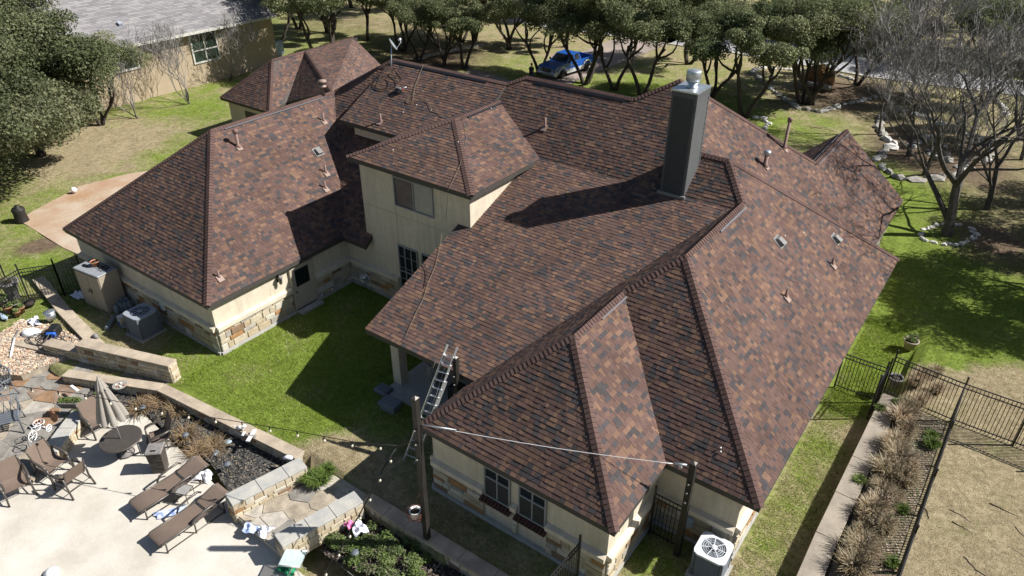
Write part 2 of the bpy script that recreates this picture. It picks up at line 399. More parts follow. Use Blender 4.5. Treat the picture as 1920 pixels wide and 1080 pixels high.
def sheet(name, pts, z, mt, kind='structure', thick=0.0):
    mb=MB()
    if thick: mb.prism([(p[0],p[1]) for p in pts],z-thick,z)
    else:
        q=[Vector((p[0],p[1],0)) for p in pts]; tr=tessellate_polygon([q])
        vs=[(p[0],p[1],z) for p in pts]
        fs=[]
        for t in tr:
            a_,b_,c_=[q[i] for i in t]
            fs.append(t if (b_-a_).cross(c_-a_).z>0 else t[::-1])
        mb.add(vs,fs)
    return tag(obj(name,mb,mt),kind=kind)
def ribbon(pts, w):
    L=[];Rr=[]
    for i,p in enumerate(pts):
        t=(pts[min(i+1,len(pts)-1)]-pts[max(i-1,0)]); t.z=0; t.normalize(); n=V(-t.y,t.x,0)*(w/2)
        L.append(p+n); Rr.append(p-n)
    return L,Rr
# street
rn=[P(840,20),P(1000,48),P(1200,75),P(1385,101),P(1640,146),P(1900,178),P(2100,200)]
rf=[P(2100,172),P(1900,150),P(1640,113),P(1400,67),P(1200,46),P(1000,24),P(840,5)]
sheet('road',rn+rf,.03,M['road'])
kb=MB()
for i in range(len(rn)-1): kb.bar(rn[i]+V(0,-.1,.02),rn[i+1]+V(0,-.1,.02),.3,.14)
tag(obj('kerb',kb,M['edging']),kind='structure')
sheet('driveway',[P(850,175),P(880,128),P(960,152),P(1000,160),P(1060,110),P(1130,82),P(1200,55),P(1290,68),P(1230,92),P(1190,108),P(1140,128),P(1085,150),P(1040,175),P(980,190)],.03,M['drive'])
# rust-stained path on the left
sheet('path',[P(36,414),P(60,398),P(150,350),P(240,327),P(330,312),P(400,315),P(420,420),P(175,490),P(120,466)],.04,M['pathorange'],thick=.1)
# side path by the right lawn
# patio, flagstone terrace, landing
sheet('patio',[(-30,-3.6),(-30,2.0),P(75,842,-.4),P(110,800,-.4),P(170,792,-.4),P(262,768,-.4),(-5.0,5.2),(-3.2,4.9),(4.8,4.6),(4.8,-3.6)],-.4,M['patio'],thick=.2)
# ------------------------------------------------------------------ the house: roof geometry (metres, x along the eaves, y away from the yard)
rng=random.Random(11)
zE=2.75; pW=.857
a0,a1,b0,b2=-24.956,-13.261,9.746,17.221; xm=(a0+a1)/2; zL=7.44; yD=22.75; p2=.848
p0=(7.0-3.197)/(22.23-12.005)
w0,w1,w2,wy,wy3,zW=-1.366,5.877,8.795,9.438,12.62,2.925
t0,t1,tb,zT=-12.485,-5.389,17.376,7.0; tm=(t0+t1)/2; zt=8.5
A=V(a0,b0,zE); B=V(a1,b0,zE); C=V(xm,15.13,zL); D=V(xm,yD,zL); E_=V(a1,b2,zE); Fq=V(-11.74,b2,zE)
H1=V(-16.48,24.757,9.14); H1e=V(-9.01,24.757,9.14); R2a=V(-8.2,25.18,9.5); R2b=V(-2.5,25.18,9.5); R3=V(-.955,26.18,10.35)
T0=V(t0,tb,zT); T1=V(t1,tb,zT); Ta=V(tm,20.69,zt); Tb=V(tm,24.04,zt); T2=V(t1,22.23,zT)
K0=V(-6.39,12.005,3.197); Kv=V(-1.04,12.005,3.197); Kb0=V(-6.39,22.23,7.0); Kb1=V(3.39,22.23,7.0)
W0=V(w0,wy,zW); W1=V(w1,wy,zW); M1=V(2.256,12.86,6.03); M2=V(2.256,16.05,6.03); V1=V(w1,wy3,zW); W2=V(w2,wy3,zW); N1=V(3.715,17.43,7.28); N2=V(3.715,22.562,7.28)
W3=V(w2,30.4,zW); Nt=V(2.487,23.80,8.33); Nb=V(1.371,23.80,8.33)
xB=7.6; zB=2.92
pB=(10.35-2.92)/(7.6+.955)
def Bz(x): return zB+pB*(xB-x)
R3b=V(R3.x,R3.y,R3.z)
Bv=V(xB,30.35,zB); Bf=V(xB,37.35,zB); Bq=V(4.02,31.65,Bz(4.02)); Be=V(4.02,37.35,Bz(4.02))
wl=V(.6,37.35,2.92); wl0=V(.6,31.2,2.92)
G1=V(-16.66,20.817,6.885); G2=V(-8.9,20.817,6.885); G3=V(-9.0,24.757,9.14); G4=V(-16.48,24.757,9.14)
Q0=V(-36.98,27.1,2.75); Q1=V(-31.35,27.1,2.75); Qa=V(-34.2,30.1,5.28); Qb=V(-34.35,38.7,5.28); Qm=V(-34.28,33.25,5.28)
Qv=V(-31.6,28.9,2.98); Qh=PN(621,173,(0,0,4.65),(0,0,1))
_nl=(Qh-Qm).cross(V(.443,.896,-.72)); Ql1=P(706,114,3.5); Ql2=P(661,70,5.28)
house=thing('house','large cream stucco house with brown shingle hip roofs and a dark chimney','house',(-8,14,0))
def raw(o): return (o.x,o.y,o.z)
FAC={}
def facet(name, poly, vis=True, skip=False):
    n=V(0,0,0); k=len(poly)
    for i in range(k):
        a,b=poly[i],poly[(i+1)%k]; n+=a.cross(b)
    n.normalize()
    if n.z<0: n=-n; poly=poly[::-1]
    s=V(0,0,1).cross(n).normalized()              # horizontal, along the courses
    t=n.cross(s).normalized()
    if t.z<0: t=-t; s=-s
    o=min(poly,key=lambda p:p.z)
    FAC[name]=dict(poly=poly,n=n,s=s,t=t,o=o,p2=[((p-o).dot(s),(p-o).dot(t)) for p in poly],vis=vis)
    return FAC[name]
facet('left_front',[A,B,C]); facet('left_right',[B,E_,D,C])
facet('left_back',[A,C,D,V(a0,yD,zE)],False)
main=[E_,Fq,V(-11.74,22.0,2.75+p2*(22-b2)),V(-6.39,22.0,2.75+p2*(22-b2)),V(-6.39,22.23,7.0),Kb1,N2,Nt,Nb,R3,R2b,R2a,H1e,H1,D]
facet('main_front',main)
facet('dormer',[G1,G2,G3,G4])
facet('tower_front',[T0,T1,Ta]); facet('tower_right',[T1,T2,Tb,Ta]); facet('tower_left',[T0,Ta,V(tm,23.64,8.5),V(t0,21.02,7.0)],False)
facet('porch',[K0,Kv,Kb1,Kb0])
facet('wing_left',[W0,V(w0,12.005,zW),Kv,Kb1,N2,N1,M2,M1])
facet('wing_front',[W0,W1,M1]); facet('wing_right',[W1,V1,M2,M1]); facet('gable_front',[V1,W2,N1,M2])
facet('right',[W2,W3,Nt,N2,N1]); facet('right_back',[Nt,W3,Bv,Nb],False)
facet('back_right',[R3,Nb,Bv,Bf,Be,Bq]); facet('back_wing_left',[Bq,Be,wl,wl0],True)
facet('garage_front',[Q0,Q1,Qa]); facet('garage_right',[Q1,Qv,Qm,Qa])
facet('garage_valley',[Qv,Qh,Qm]); facet('garage_lit',[Qm,Qh,Ql2]); facet('garage_low',[Qh,Ql1.lerp(Ql2,-.35),Ql1,Ql2])
facet('garage_back',[Q0,Qa,Qm,Qb,V(-37.2,40.5,2.7)],False)
yN=33.0
facet('north_a',[H1,V(-13,32.3,zE),V(-22,32.3,zE)],False); facet('north_b',[H1,H1e,V(-9.01,32.3,zE),V(-16.48,32.3,zE)],False)
facet('north_c',[R2a,R2b,V(-2.5,33.1,zE),V(-8.2,33.1,zE)],False); facet('north_d',[R3,Bq,wl0,V(-.955,34.2,zE)],False)
facet('north_e',[D,H1,V(-22,32.3,zE),V(a0,yD,zE)],False); facet('north_f',[H1e,R2a,V(-8.2,33.1,zE),V(-9.01,32.3,zE)],False); facet('north_g',[R2b,R3,V(-.955,34.2,zE),V(-2.5,33.1,zE)],False)

def clip(poly, axis_, val, keep_ge):
    out=[]; n=len(poly)
    for i in range(n):
        p,q=poly[i],poly[(i+1)%n]; dp=p[axis_]-val; dq=q[axis_]-val
        if not keep_ge: dp,dq=-dp,-dq
        if dp>=0: out.append(p)
        if (dp>=0)!=(dq>=0):
            k=dp/(dp-dq); out.append((p[0]+(q[0]-p[0])*k,p[1]+(q[1]-p[1])*k))
    return out
def parea(p): return abs(sum(p[i][0]*p[(i+1)%len(p)][1]-p[(i+1)%len(p)][0]*p[i][1] for i in range(len(p))))/2
SHC=[((.102,.065,.055),.50),((.150,.092,.065),.20),((.060,.053,.054),.19),((.118,.072,.059),.11)]
def shcol(r):
    x=r.random(); k=0
    for c,w in SHC:
        k+=w
        if x<k: break
    f=r.uniform(.86,1.14); return tuple(v*f for v in c)
EXP=.152
tabs=[]
for name,fc in FAC.items():
    p=fc['p2']; smin=min(q[0] for q in p); smax=max(q[0] for q in p); tmin=min(q[1] for q in p); tmax=max(q[1] for q in p)
    if not fc['vis']: continue
    r=random.Random(hash(name)%1000 if False else sum(map(ord,name)))
    tr=tmin
    while tr<tmax:
        row=clip(clip(p,1,tr,True),1,tr+EXP,False)
        if len(row)>=3:
            s=smin-r.uniform(0,.4); prev=None
            rs0=min(q[0] for q in row); rs1=max(q[0] for q in row)
            while s<smax:
                w=r.choice((.10,.13,.16,.20,.25,.31)); col=shcol(r)
                if s+w>rs0 and s<rs1:
                    tp=clip(clip(row,0,s+.004,True),0,s+w-.004,False)
                    if len(tp)>=3 and parea(tp)>.0008:
                        tabs.append((name,tp,tr,r.choice((.008,.011,.018)),col))
                s+=w
        tr+=EXP
def tab_geo(mb,fc,tp,tr,h,col):
    o,s,t,n=fc['o'],fc['s'],fc['t'],fc['n']
    q=[]
    for a in tp:
        if not q or abs(a[0]-q[-1][0])+abs(a[1]-q[-1][1])>1e-4: q.append(a)
    if len(q)>2 and abs(q[0][0]-q[-1][0])+abs(q[0][1]-q[-1][1])<1e-4: q.pop()
    if len(q)<3: return
    if sum(q[i][0]*q[(i+1)%len(q)][1]-q[(i+1)%len(q)][0]*q[i][1] for i in range(len(q)))<0: q=q[::-1]
    if s.cross(t).dot(n)<0: q=q[::-1]
    k=len(q)
    top=[o+s*a[0]+t*a[1]+n*(.006+h*max(0,1-(a[1]-tr)/EXP)) for a in q]
    bot=[o+s*a[0]+t*a[1]-n*.004 for a in q]
    mb.add(top+bot,[tuple(range(k))]+[(i,k+i,k+(i+1)%k,(i+1)%k) for i in range(k)],col)
def sc_(t_):
    fc=FAC[t_[0]]; tp=t_[1]; c=fc['o']+fc['s']*(sum(q[0] for q in tp)/len(tp))+fc['t']*(sum(q[1] for q in tp)/len(tp))
    d=CAM_P-c; z=(c-CAM_P).dot(_F)
    if abs((c-CAM_P).dot(_R)/z*FPX)>950 or abs((c-CAM_P).dot(_U)/z*FPX)>530: return 0
    return parea(tp)*abs(fc['n'].dot(d.normalized()))/d.length_squared
order=sorted(range(len(tabs)),key=lambda i:-sc_(tabs[i]))
near=set(order[:300])
# deck (one part), with dark eave edges
deck=MB()
for name,fc in FAC.items():
    n=fc['n']; top=[p-n*.004 for p in fc['poly']]; bot=[p-V(0,0,.20) for p in fc['poly']]; k=len(top)
    deck.add(top+bot,[tuple(range(k)),tuple(range(2*k-1,k-1,-1))]+[(i,k+i,k+(i+1)%k,(i+1)%k) for i in range(k)])
roof=obj('roof',deck,M['fascia'],house,True)
big=MB()
for i,t_ in enumerate(tabs):
    if i in near:
        mb=MB(); tab_geo(mb,FAC[t_[0]],*t_[1:])
        if mb.v: obj('shingle',mb,M['shingle'],roof,True)
    else: tab_geo(big,FAC[t_[0]],*t_[1:])
hid=MB()
for name,fc in FAC.items():
    if not fc['vis']: hid.face([p+fc['n']*.006 for p in fc['poly']],SHC[0][0])
big.v_off=len(big.v)
i0=len(big.v); big.v+=hid.v; big.f+=[tuple(i0+k for k in f) for f in hid.f]; big.c+=hid.c; big.sm+=hid.sm
tag(obj('roof_shingles',big,M['shingle'],roof,True),kind='stuff')
# ridge and hip caps
caps=[]
def capline(a,b,n1,n2,flip=False):
    if b.z<a.z-1e-3: a,b=b,a
    d=(b-a).normalized(); L=(b-a).length
    def wv(n):
        w=n.cross(d).normalized()
        if w.z>0: w=-w
        return w
    w1,w2=wv(n1),wv(n2)
    if w1.dot(w2)>.95: return
    na=(n1+n2).normalized(); k=0.0
    while k<L-.02:
        e=min(k+.20,L+.03); lo=a+d*k; hi=a+d*e
        caps.append((lo,hi,w1,w2,n1,n2,na,rng.uniform(.9,1.06))); k+=.155
def N(k): return FAC[k]['n']
def hn(x,y,s=.8): return V(x*s,y*s,1).normalized()
capline(B,C,N('left_front'),N('left_right')); capline(A,C,N('left_front'),hn(-1,0)); capline(C,D,N('left_right'),hn(-1,0))
capline(D,H1,N('main_front'),hn(-1,0)); capline(H1,H1e,N('dormer'),hn(0,1)); capline(H1e,R2a,N('main_front'),hn(-.6,.8)); capline(R2a,R2b,N('main_front'),hn(0,1))
capline(R2b,R3,N('main_front'),hn(-.6,.8)); capline(Nb,R3,N('main_front'),N('back_right')); capline(R3,Bq,N('back_right'),hn(0,1))
capline(T1,Ta,N('tower_front'),N('tower_right')); capline(T0,Ta,N('tower_front'),N('tower_left')); capline(Ta,Tb,N('tower_right'),N('tower_left'))
capline(W0,M1,N('wing_left'),N('wing_front')); capline(W1,M1,N('wing_front'),N('wing_right')); capline(M1,M2,N('wing_left'),N('wing_right'))
capline(M2,N1,N('wing_left'),N('gable_front')); capline(W2,N1,N('gable_front'),N('right')); capline(N1,N2,N('wing_left'),N('right'))
capline(N2,Nt,N('main_front'),N('right')); capline(Nb,Nt,N('main_front'),N('right_back')); capline(Nt,W3,N('right'),N('right_back'))
capline(Bq,Be,N('back_right'),N('back_wing_left')); capline(Q0,Qa,N('garage_front'),hn(-1,0)); capline(Q1,Qa,N('garage_front'),N('garage_right'))
capline(Qa,Qm,N('garage_right'),hn(-1,0)); capline(Qm,Ql2,N('garage_lit'),hn(-1,0)); capline(Ql2,Ql1,N('garage_low'),hn(.4,.9)); capline(Qh,Qm,N('garage_lit'),N('garage_valley'))
def cap_geo(mb,c):
    lo,hi,w1,w2,n1,n2,na,f=c; W=.155
    col=(.096*f,.061*f,.053*f)
    l0,h0=.062,.034
    vs=[lo+na*l0, lo+w1*W+n1*(l0-.012), lo+w2*W+n2*(l0-.012), hi+na*h0, hi+w1*W+n1*(h0-.012), hi+w2*W+n2*(h0-.012),
        lo, lo+w1*W-n1*.0, lo+w2*W, hi+w1*W, hi+w2*W]
    fs=[(0,3,4,1),(0,2,5,3),(0,1,7,6),(0,6,8,2),(1,4,9,7),(2,8,10,5)]
    a=Vector(vs[3])-Vector(vs[0]); b=Vector(vs[4])-Vector(vs[0])
    if a.cross(b).dot(n1)<0: fs=[f_[::-1] for f_ in fs]
    mb.add(vs,fs,col)
def capd(c):
    z=(c[0]-CAM_P).dot(_F)
    if abs((c[0]-CAM_P).dot(_R)/z*FPX)>960 or abs((c[0]-CAM_P).dot(_U)/z*FPX)>540: return 1e9
    return (c[0]-CAM_P).length
caps.sort(key=capd)
for c in caps[:300]:
    mb=MB(); cap_geo(mb,c); obj('ridge_cap',mb,M['shingle'],roof,True)
mb=MB()
for c in caps[300:]: cap_geo(mb,c)
tag(obj('ridge_caps',mb,M['shingle'],roof,True),kind='stuff')
# metal ridge vents / bare strips along some ridges
def strip(a,b,n1,mt='fascia',w=.09,off=.17,lift=.05):
    d=(b-a).normalized(); wv=n1.cross(d).normalized()
    if wv.z>0: wv=-wv
    mb=MB(); mb.box((a+b)/2+wv*off+n1*lift,((b-a).length,w,.03),(d,wv,n1)); obj('ridge_vent',mb,M[mt],roof,True)
strip(lerp(C,D,.08),lerp(C,D,.9),N('left_right'),'ventstrip',.05,.19); strip(lerp(H1,H1e,.03),lerp(H1,H1e,.85),N('dormer'),'iron',.16,.2,.03)
strip(lerp(R2a,R2b,.1),lerp(R2a,R2b,.93),N('main_front'),'iron',.16,.2,.03); strip(lerp(N1,N2,.5),lerp(N1,N2,.98),N('right'),'ventstrip',.06,.22)
strip(lerp(M1,M2,.45),lerp(M1,M2,.98),N('wing_right'),'ventstrip',.05,.2); strip(lerp(Bq,Be,.02),lerp(Bq,Be,.97),N('back_right'),'ventstrip',.04,.2); strip(lerp(Bq,Be,.02),lerp(Bq,Be,.97),N('back_wing_left'),'ventstrip',.03,.17)
strip(lerp(Ta,Tb,.2),lerp(Ta,Tb,.98),N('tower_right'),'iron',.08,.2)
# ------------------------------------------------------------------ walls
def wall(ax,bx,z0,z1,th=.18,mt='stucco',nm='wall',out=None):
    a=V(ax[0],ax[1],0); b=V(bx[0],bx[1],0); d=(b-a).normalized(); n=V(d.y,-d.x,0)      # n points outward (right of a->b)
    mb=MB(); c=(a+b)/2-n*(th/2); c.z=(z0+z1)/2
    mb.box(c,((b-a).length-.008,th,z1-z0),(d,n,V(0,0,1))); return obj(nm,mb,M[mt],house,True),d,n
ZS,ZL,ZB=1.17,1.43,.13
stones=[]
def veneer(ax,bx,z0=ZB,z1=ZS,gaps=()):
    a=V(ax[0],ax[1],0); b=V(bx[0],bx[1],0); d=(b-a).normalized(); n=V(d.y,-d.x,0); L=(b-a).length
    segs=[]; s=0
    mb=MB(); 
    cuts=sorted(gaps); xs=0
    for g in cuts+[(L,L)]:
        if g[0]>xs: segs.append((xs,g[0]))
        xs=g[1]
    for s0,s1 in segs:
        mb.box(a+d*((s0+s1)/2)+n*.03+V(0,0,(z0+z1)/2),(s1-s0,.06,z1-z0),(d,n,V(0,0,1)))
        z=z0
        while z<z1-.05:
            h=min(rng.choice((.17,.22,.26,.33)),z1-z)
            if z1-z-h<.08: h=z1-z
            x=s0-rng.uniform(0,.2)
            while x<s1:
                w=rng.uniform(.26,.78); x0=max(x,s0); x1=min(x+w,s1)
                if x1-x0>.06: stones.append((a+d*((x0+x1)/2)+n*(.06+rng.uniform(.0,.02))+V(0,0,z+h/2),x1-x0-.025,h-.022,d,n))
                x+=w
            z+=h
    obj('stone_backing',mb,M['mortar'],house,True)
def ledge(ax,bx,gaps=(),z0=ZS,z1=ZL,ext=.0):
    a=V(ax[0],ax[1],0); b=V(bx[0],bx[1],0); d=(b-a).normalized(); n=V(d.y,-d.x,0); L=(b-a).length; xs=-ext; mb=MB()
    for g in sorted(gaps)+[(L+ext,L+ext)]:
        if g[0]>xs:
            c=a+d*((xs+g[0])/2); 
            pr=[(0,z0),(.17,z0+.02),(.17,z1-.06),(.0,z1)]
            p0_=a+d*xs; p1_=a+d*g[0]
            vs=[p+n*q[0]+V(0,0,q[1]) for p in (p0_,p1_) for q in pr]; mb=MB()
            mb.add(vs,[(0,1,5,4),(1,2,6,5),(2,3,7,6),(3,2,1,0),(4,5,6,7)]); obj('stucco_ledge',mb,M['trim'],house,True)
        xs=g[1]
def slab(ax,bx):
    a=V(ax[0],ax[1],0); b=V(bx[0],bx[1],0); d=(b-a).normalized(); n=V(d.y,-d.x,0)
    mb=MB(); mb.box((a+b)/2+n*.06+V(0,0,ZB/2-.05),((b-a).length+.1,.16,ZB+.1),(d,n,V(0,0,1))); obj('foundation',mb,M['concrete'],house,True)
def fullwall(a,b,z1,gaps=(),wg=()):
    wall(a,b,-.2,z1); veneer(a,b,gaps=gaps); ledge(a,b,gaps=gaps); slab(a,b)
xl1,yl0=a1-.3,b0+.3
fullwall((a0+.3,yl0),(xl1,yl0),zE-.1)
dg=[(14.0-yl0,15.42-yl0)]
fullwall((xl1,yl0),(xl1,17.7),zE-.1,gaps=dg)
fullwall((xl1,17.7),(-12.1,17.7),zE-.05)
wall((-12.1,17.7),(-5.74,17.7),-.2,zT-.1); veneer((-12.1,17.7),(-10.15,17.7)); ledge((-12.1,17.7),(-10.15,17.7)); slab((-12.1,17.7),(-6,17.7))
wall((-5.74,17.7),(-5.74,22.6),1.5,zT-.1); wall((-12.1,22.0),(-12.1,17.7),2.6,zT-.1)
wall((-5.74,17.7),(-1.07,17.7),-.2,4.9)
fullwall((-1.07,17.7),(-1.07,9.74),2.85)
WG=[(1.1-(-1.07),2.2-(-1.07)),(2.42-(-1.07),3.52-(-1.07))]
fullwall((-1.07,9.74),(5.58,9.74),2.8,gaps=WG); fullwall((5.58,9.74),(5.58,12.92),2.8); fullwall((5.58,12.92),(8.22,12.92),2.8)
fullwall((8.22,12.92),(8.22,30.1),2.8); wall((8.22,30.1),(7.1,30.1),-.2,2.8); fullwall((7.1,30.1),(7.1,37.0),2.8)
wall((7.1,37.0),(.9,37.0),-.2,2.8); wall((.9,37.0),(.9,34.0),-.2,2.8); wall((.9,34.0),(-8,33.0),-.2,2.6); wall((-8,33.0),(-22,32.0),-.2,2.6); wall((a0+.3,22.7),(a0+.3,yl0),-.2,2.6)
wall((-22,32.0),(a0+.3,22.7),-.2,2.6)
mb=MB(); mb.add([V(4.02,37.1,5.7),V(7.2,37.1,2.8),V(.9,37.1,2.8)],[(0,1,2)]); obj('gable_wall',mb,M['stucco'],house,True)
# dormer wall and its step flashing
wall((-16.1,21.2),(-12.0,21.2),5.6,6.85); wall((-16.1,24.3),(-16.1,21.2),5.6,6.85,th=.12)
mb=MB(); mb.box((-14.3,21.12,5.93),(3.5,.16,.12)); obj('flashing',mb,M['galv'],house,True)
mb=MB(); mb.add([V(-16.1,21.2,5.9),V(-16.1,21.2,6.75),V(-16.1,24.4,8.75)],[(0,1,2)]); obj('dormer_cheek',mb,M['fascia'],house,True)
# garage walls
wall((-36.6,27.45),(-31.7,27.45),-.2,2.65); wall((-31.7,27.45),(-31.7,40),-.2,2.65); wall((-36.6,40),(-36.6,27.45),-.2,2.65)
# the stones themselves: near 300 as parts, the rest joined
def stone_mesh(st):
    c,w,h,d,n=st; mb=MB(); r=random.Random(int(c.x*977+c.y*331+c.z*7919)); b_=min(.018,w*.2,h*.2)
    f=[]
    for e,k in ((-.04,0),(.0,0),(.025,b_)):
        for a_,z_ in ((-1,-1),(1,-1),(1,1),(-1,1)):
            f.append(c+d*(a_*(w/2-k)+r.uniform(-.008,.008))+V(0,0,z_*(h/2-k)+r.uniform(-.006,.006))+n*(e+(r.uniform(-.008,.012) if k else 0)))
    # outward face last; orientation: d x z = -n for (d,n) with n right of d
    fs=[(8,9,10,11)]+[(r_*4+i,r_*4+(i+1)%4,(r_+1)*4+(i+1)%4,(r_+1)*4+i) for r_ in range(2) for i in range(4)]
    mb.add(f,fs); return mb
def stmat(r): return ST[r.choices(range(6),(.30,.24,.17,.12,.08,.09))[0]]
stones.sort(key=lambda s:(s[0]-CAM_P).length-(14 if s[0].x<-13.4 and s[4].x>.5 else 0)+(60 if s[4].dot(CAM_P-s[0])<0 else 0)+(40 if abs((s[0]-CAM_P).dot(_U)/(s[0]-CAM_P).dot(_F)*FPX)>540 else 0))
for s_ in stones[:300]: obj('stone',stone_mesh(s_),stmat(rng),house,True)
rest=MB(); mi=[]
for s_ in stones[300:]:
    q=stone_mesh(s_); i0=len(rest.v); rest.v+=q.v; rest.f+=[tuple(i0+k for k in f) for f in q.f]; rest.c+=q.c; rest.sm+=q.sm; mi+=[ST.index(stmat(rng))]*len(q.f)
o=tag(obj('stones',rest,ST,house,True),kind='stuff'); o.data.polygons.foreach_set('material_index',mi)
# ------------------------------------------------------------------ windows, doors
def window(c0,c1,z0,z1,y,n,cols=2,rows=1,transom=None,panes=None,fr='frame'):
    """window on a wall facing -y at y, from x c0..c1"""
    w=MB(); f=.05
    for x in (c0+f/2,c1-f/2): w.box((x,y-.03,(z0+z1)/2),(f,.09,z1-z0))
    for z in (z0+f/2,z1-f/2): w.box(((c0+c1)/2,y-.032,z),(c1-c0-2*f,.088,f))
    for i in range(1,cols): w.box((c0+(c1-c0)*i/cols,y-.025,(z0+z1)/2),(.045,.06,z1-z0-2*f))
    if transom: w.box(((c0+c1)/2,y-.027,transom),(c1-c0-2*f,.07,.05))
    for i in range(1,rows): w.box(((c0+c1)/2,y-.02,z0+(z1-z0)*i/rows),(c1-c0-2*f,.03,.02))
    o=obj('window',w,M[fr],house,True)
    for k in range(cols):
        x0=c0+f+(c1-c0-2*f)*k/cols; x1=c0+f+(c1-c0-2*f)*(k+1)/cols
        q=MB(); q.box(((x0+x1)/2,y-.008,(z0+z1)/2),(x1-x0-.02,.012,z1-z0-2*f)); obj('pane',q,M[(panes or ['glass'])[k%len(panes or [1])]],o,True)
    return o
yT=17.7
for bx in (((-8.9,17.697,4.72),(6.2,.012,.018)),((-10.02,17.697,3.9),(.018,.012,2.4)),((-7.7,17.697,3.9),(.018,.012,2.4))):
    q=MB(); q.box(*bx); obj('control_joint',q,M['mortar'],house,True)
window(-10.0,-7.72,5.2,6.62,yT,-1,2,panes=['greyglass','blind'])
window(-10.06,-8.86,.85,3.22,yT,-1,3,4,transom=1.85); window(-8.6,-7.4,.85,3.22,yT,-1,3,4,transom=1.85)
for c0 in (1.12,2.46):
    o=window(c0,c0+1.02,1.14,2.42,9.74,-1,2,transom=1.98)
    q=MB(); q.box((c0+.51,9.70,1.55),(.9,.02,.76)); obj('screen',q,M['screen'],o,True)
    for i in range(9):
        b_=MB(); b_.box((c0-.02+i*.133,9.60,1.05),(.105,.26,.09),(V(1,0,0),V(0,.94,.34),V(0,-.34,.94))); obj('brick',b_,M['brick'],o,True)
    bk=MB(); bk.box((c0+.51,9.62,.96),(1.2,.1,.09)); obj('sill',bk,M['mortar'],o,True)
# door on the courtyard wall (faces +x)
dm=MB(); dm.box((xl1+.02,14.71,1.17),(.07,1.16,2.10)); door=obj('door',dm,M['door'],house,True)
q=MB()
for y_ in (14.08,15.34): q.box((xl1+.05,y_,1.2),(.14,.1,2.25))
q.box((xl1+.05,14.71,2.33),(.14,1.16,.1)); obj('door_frame',q,M['door'],door,True)
q=MB(); q.box((xl1+.065,14.71,1.72),(.02,.78,.86)); obj('pane',q,M['glass'],door,True)
q=MB(); q.lathe([(0,0),(.035,.01),(.03,.06),(0,.07)],(xl1+.06,14.27,1.05),8,ax=(V(0,1,0),V(0,0,1),V(1,0,0))); obj('handle',q,M['post'],door,True)
q=MB(); q.box((xl1+.25,14.7,.06),(.5,1.3,.14)); obj('step',q,M['concrete'],house,True)
gd=MB(); gd.box((-33.7,27.42,1.1),(2.0,.06,2.0)); obj('garage_door',gd,M['iron'],house,True)
# porch: column, floor, beam
q=MB(); q.box((-5.95,13.2,1.5),(.42,.42,3.05)); obj('porch_column',q,M['stucco'],house,True)
q=MB(); q.box((-3.6,15.0,.03),(5.0,5.4,.14)); obj('porch_floor',q,M['concrete'],house,True)
q=MB(); q.box((-3.7,13.2,2.98),(4.9,.3,.3)); obj('porch_beam',q,M['fascia'],house,True)
# ------------------------------------------------------------------ chimney
cx0,cx1,cy0,cy1,cz=.48,1.47,22.2,23.4,11.13
q=MB(); q.box(((cx0+cx1)/2,(cy0+cy1)/2,(6.6+cz)/2),(cx1-cx0,cy1-cy0,cz-6.6)); chim=obj('chimney',q,M['siding'],house,True)
q=MB()
for x in (cx0+.045,cx1-.045):
    q.box((x,cy0-.012,(6.8+cz)/2),(.09,.03,cz-6.8))
q.box((cx1+.012,cy1-.045,(6.8+cz)/2),(.03,.09,cz-6.8)); q.box((cx1+.012,cy0+.045,(6.8+cz)/2),(.03,.09,cz-6.8)); q.box(((cx0+cx1)/2,cy0-.012,cz-.1),(cx1-cx0-.18,.03,.2)); q.box((cx1+.012,(cy0+cy1)/2,cz-.1),(.03,cy1-cy0-.18,.2))
obj('corner_board',q,M['siding'],chim,True)
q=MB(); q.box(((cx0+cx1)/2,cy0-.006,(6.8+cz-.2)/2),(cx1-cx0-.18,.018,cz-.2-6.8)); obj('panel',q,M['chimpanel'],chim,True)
z=7.0; k=0
while z<cz-.25:
    q=MB(); q.box((cx1+.006,(cy0+cy1)/2,z+.09),(.02,cy1-cy0-.2,.19),(V(.995,0,.10),V(0,1,0),V(-.10,0,.995))); obj('plank',q,M['siding'],chim,True)
    z+=.2
q=MB(); q.box(((cx0+cx1)/2,(cy0+cy1)/2,cz+.02),(cx1-cx0+.08,cy1-cy0+.08,.06)); obj('chimney_cap',q,M['galv'],chim,True)
cc=((cx0+cx1)/2+.02,(cy0+cy1)/2,cz+.05); q=MB(); q.lathe([(.22,0),(.22,.04),(.15,.06),(.24,.24),(.24,.24),(.275,.26),(.275,.60),(.26,.62),(0,.63)],cc,24); obj('flue',q,M['galv'],chim,True)
q=MB(); q.box(((cx0+cx1)/2,cy0-.06,7.02),(cx1-cx0+.2,.1,.12)); q.box((cx1+.05,(cy0+cy1)/2,7.3),(.03,.1,.1)); obj('flashing',q,M['ventbox'],chim,True)
# ------------------------------------------------------------------ vents on the roof
def onf(px,py,k): return PN(px,py,FAC[k]['poly'][0],FAC[k]['n'])
def vent(px,py,ty,k,r=.05,cap=None,mt='pipe'):
    b=onf(px,py,k); z=b.z+HZ(b,ty); fc=FAC[k]; q=MB()
    q.lathe([(r*1.6,b.z-.1),(r*1.5,b.z+.12),(r,b.z+.14),(r,z),(r*.8,z),(r*.8,z-.03),(0,z-.03)],(b.x,b.y,0),12); o=obj('vent_pipe',q,M[mt],house,True)
    f=MB(); f.box(b-fc['t']*.06+fc['n']*.045,(.26,.30,.02),(fc['s'],fc['t'],fc['n'])); obj('flashing',f,M['pipecap'],o,True)
    if cap:
        c=MB(); c.lathe([(r*1.5,z-.16),(r*1.7,z-.12),(r*1.7,z-.02),(r*1.2,z+.02),(0,z+.03)],(b.x,b.y,0),14); obj('cap',c,M[cap],o,True)
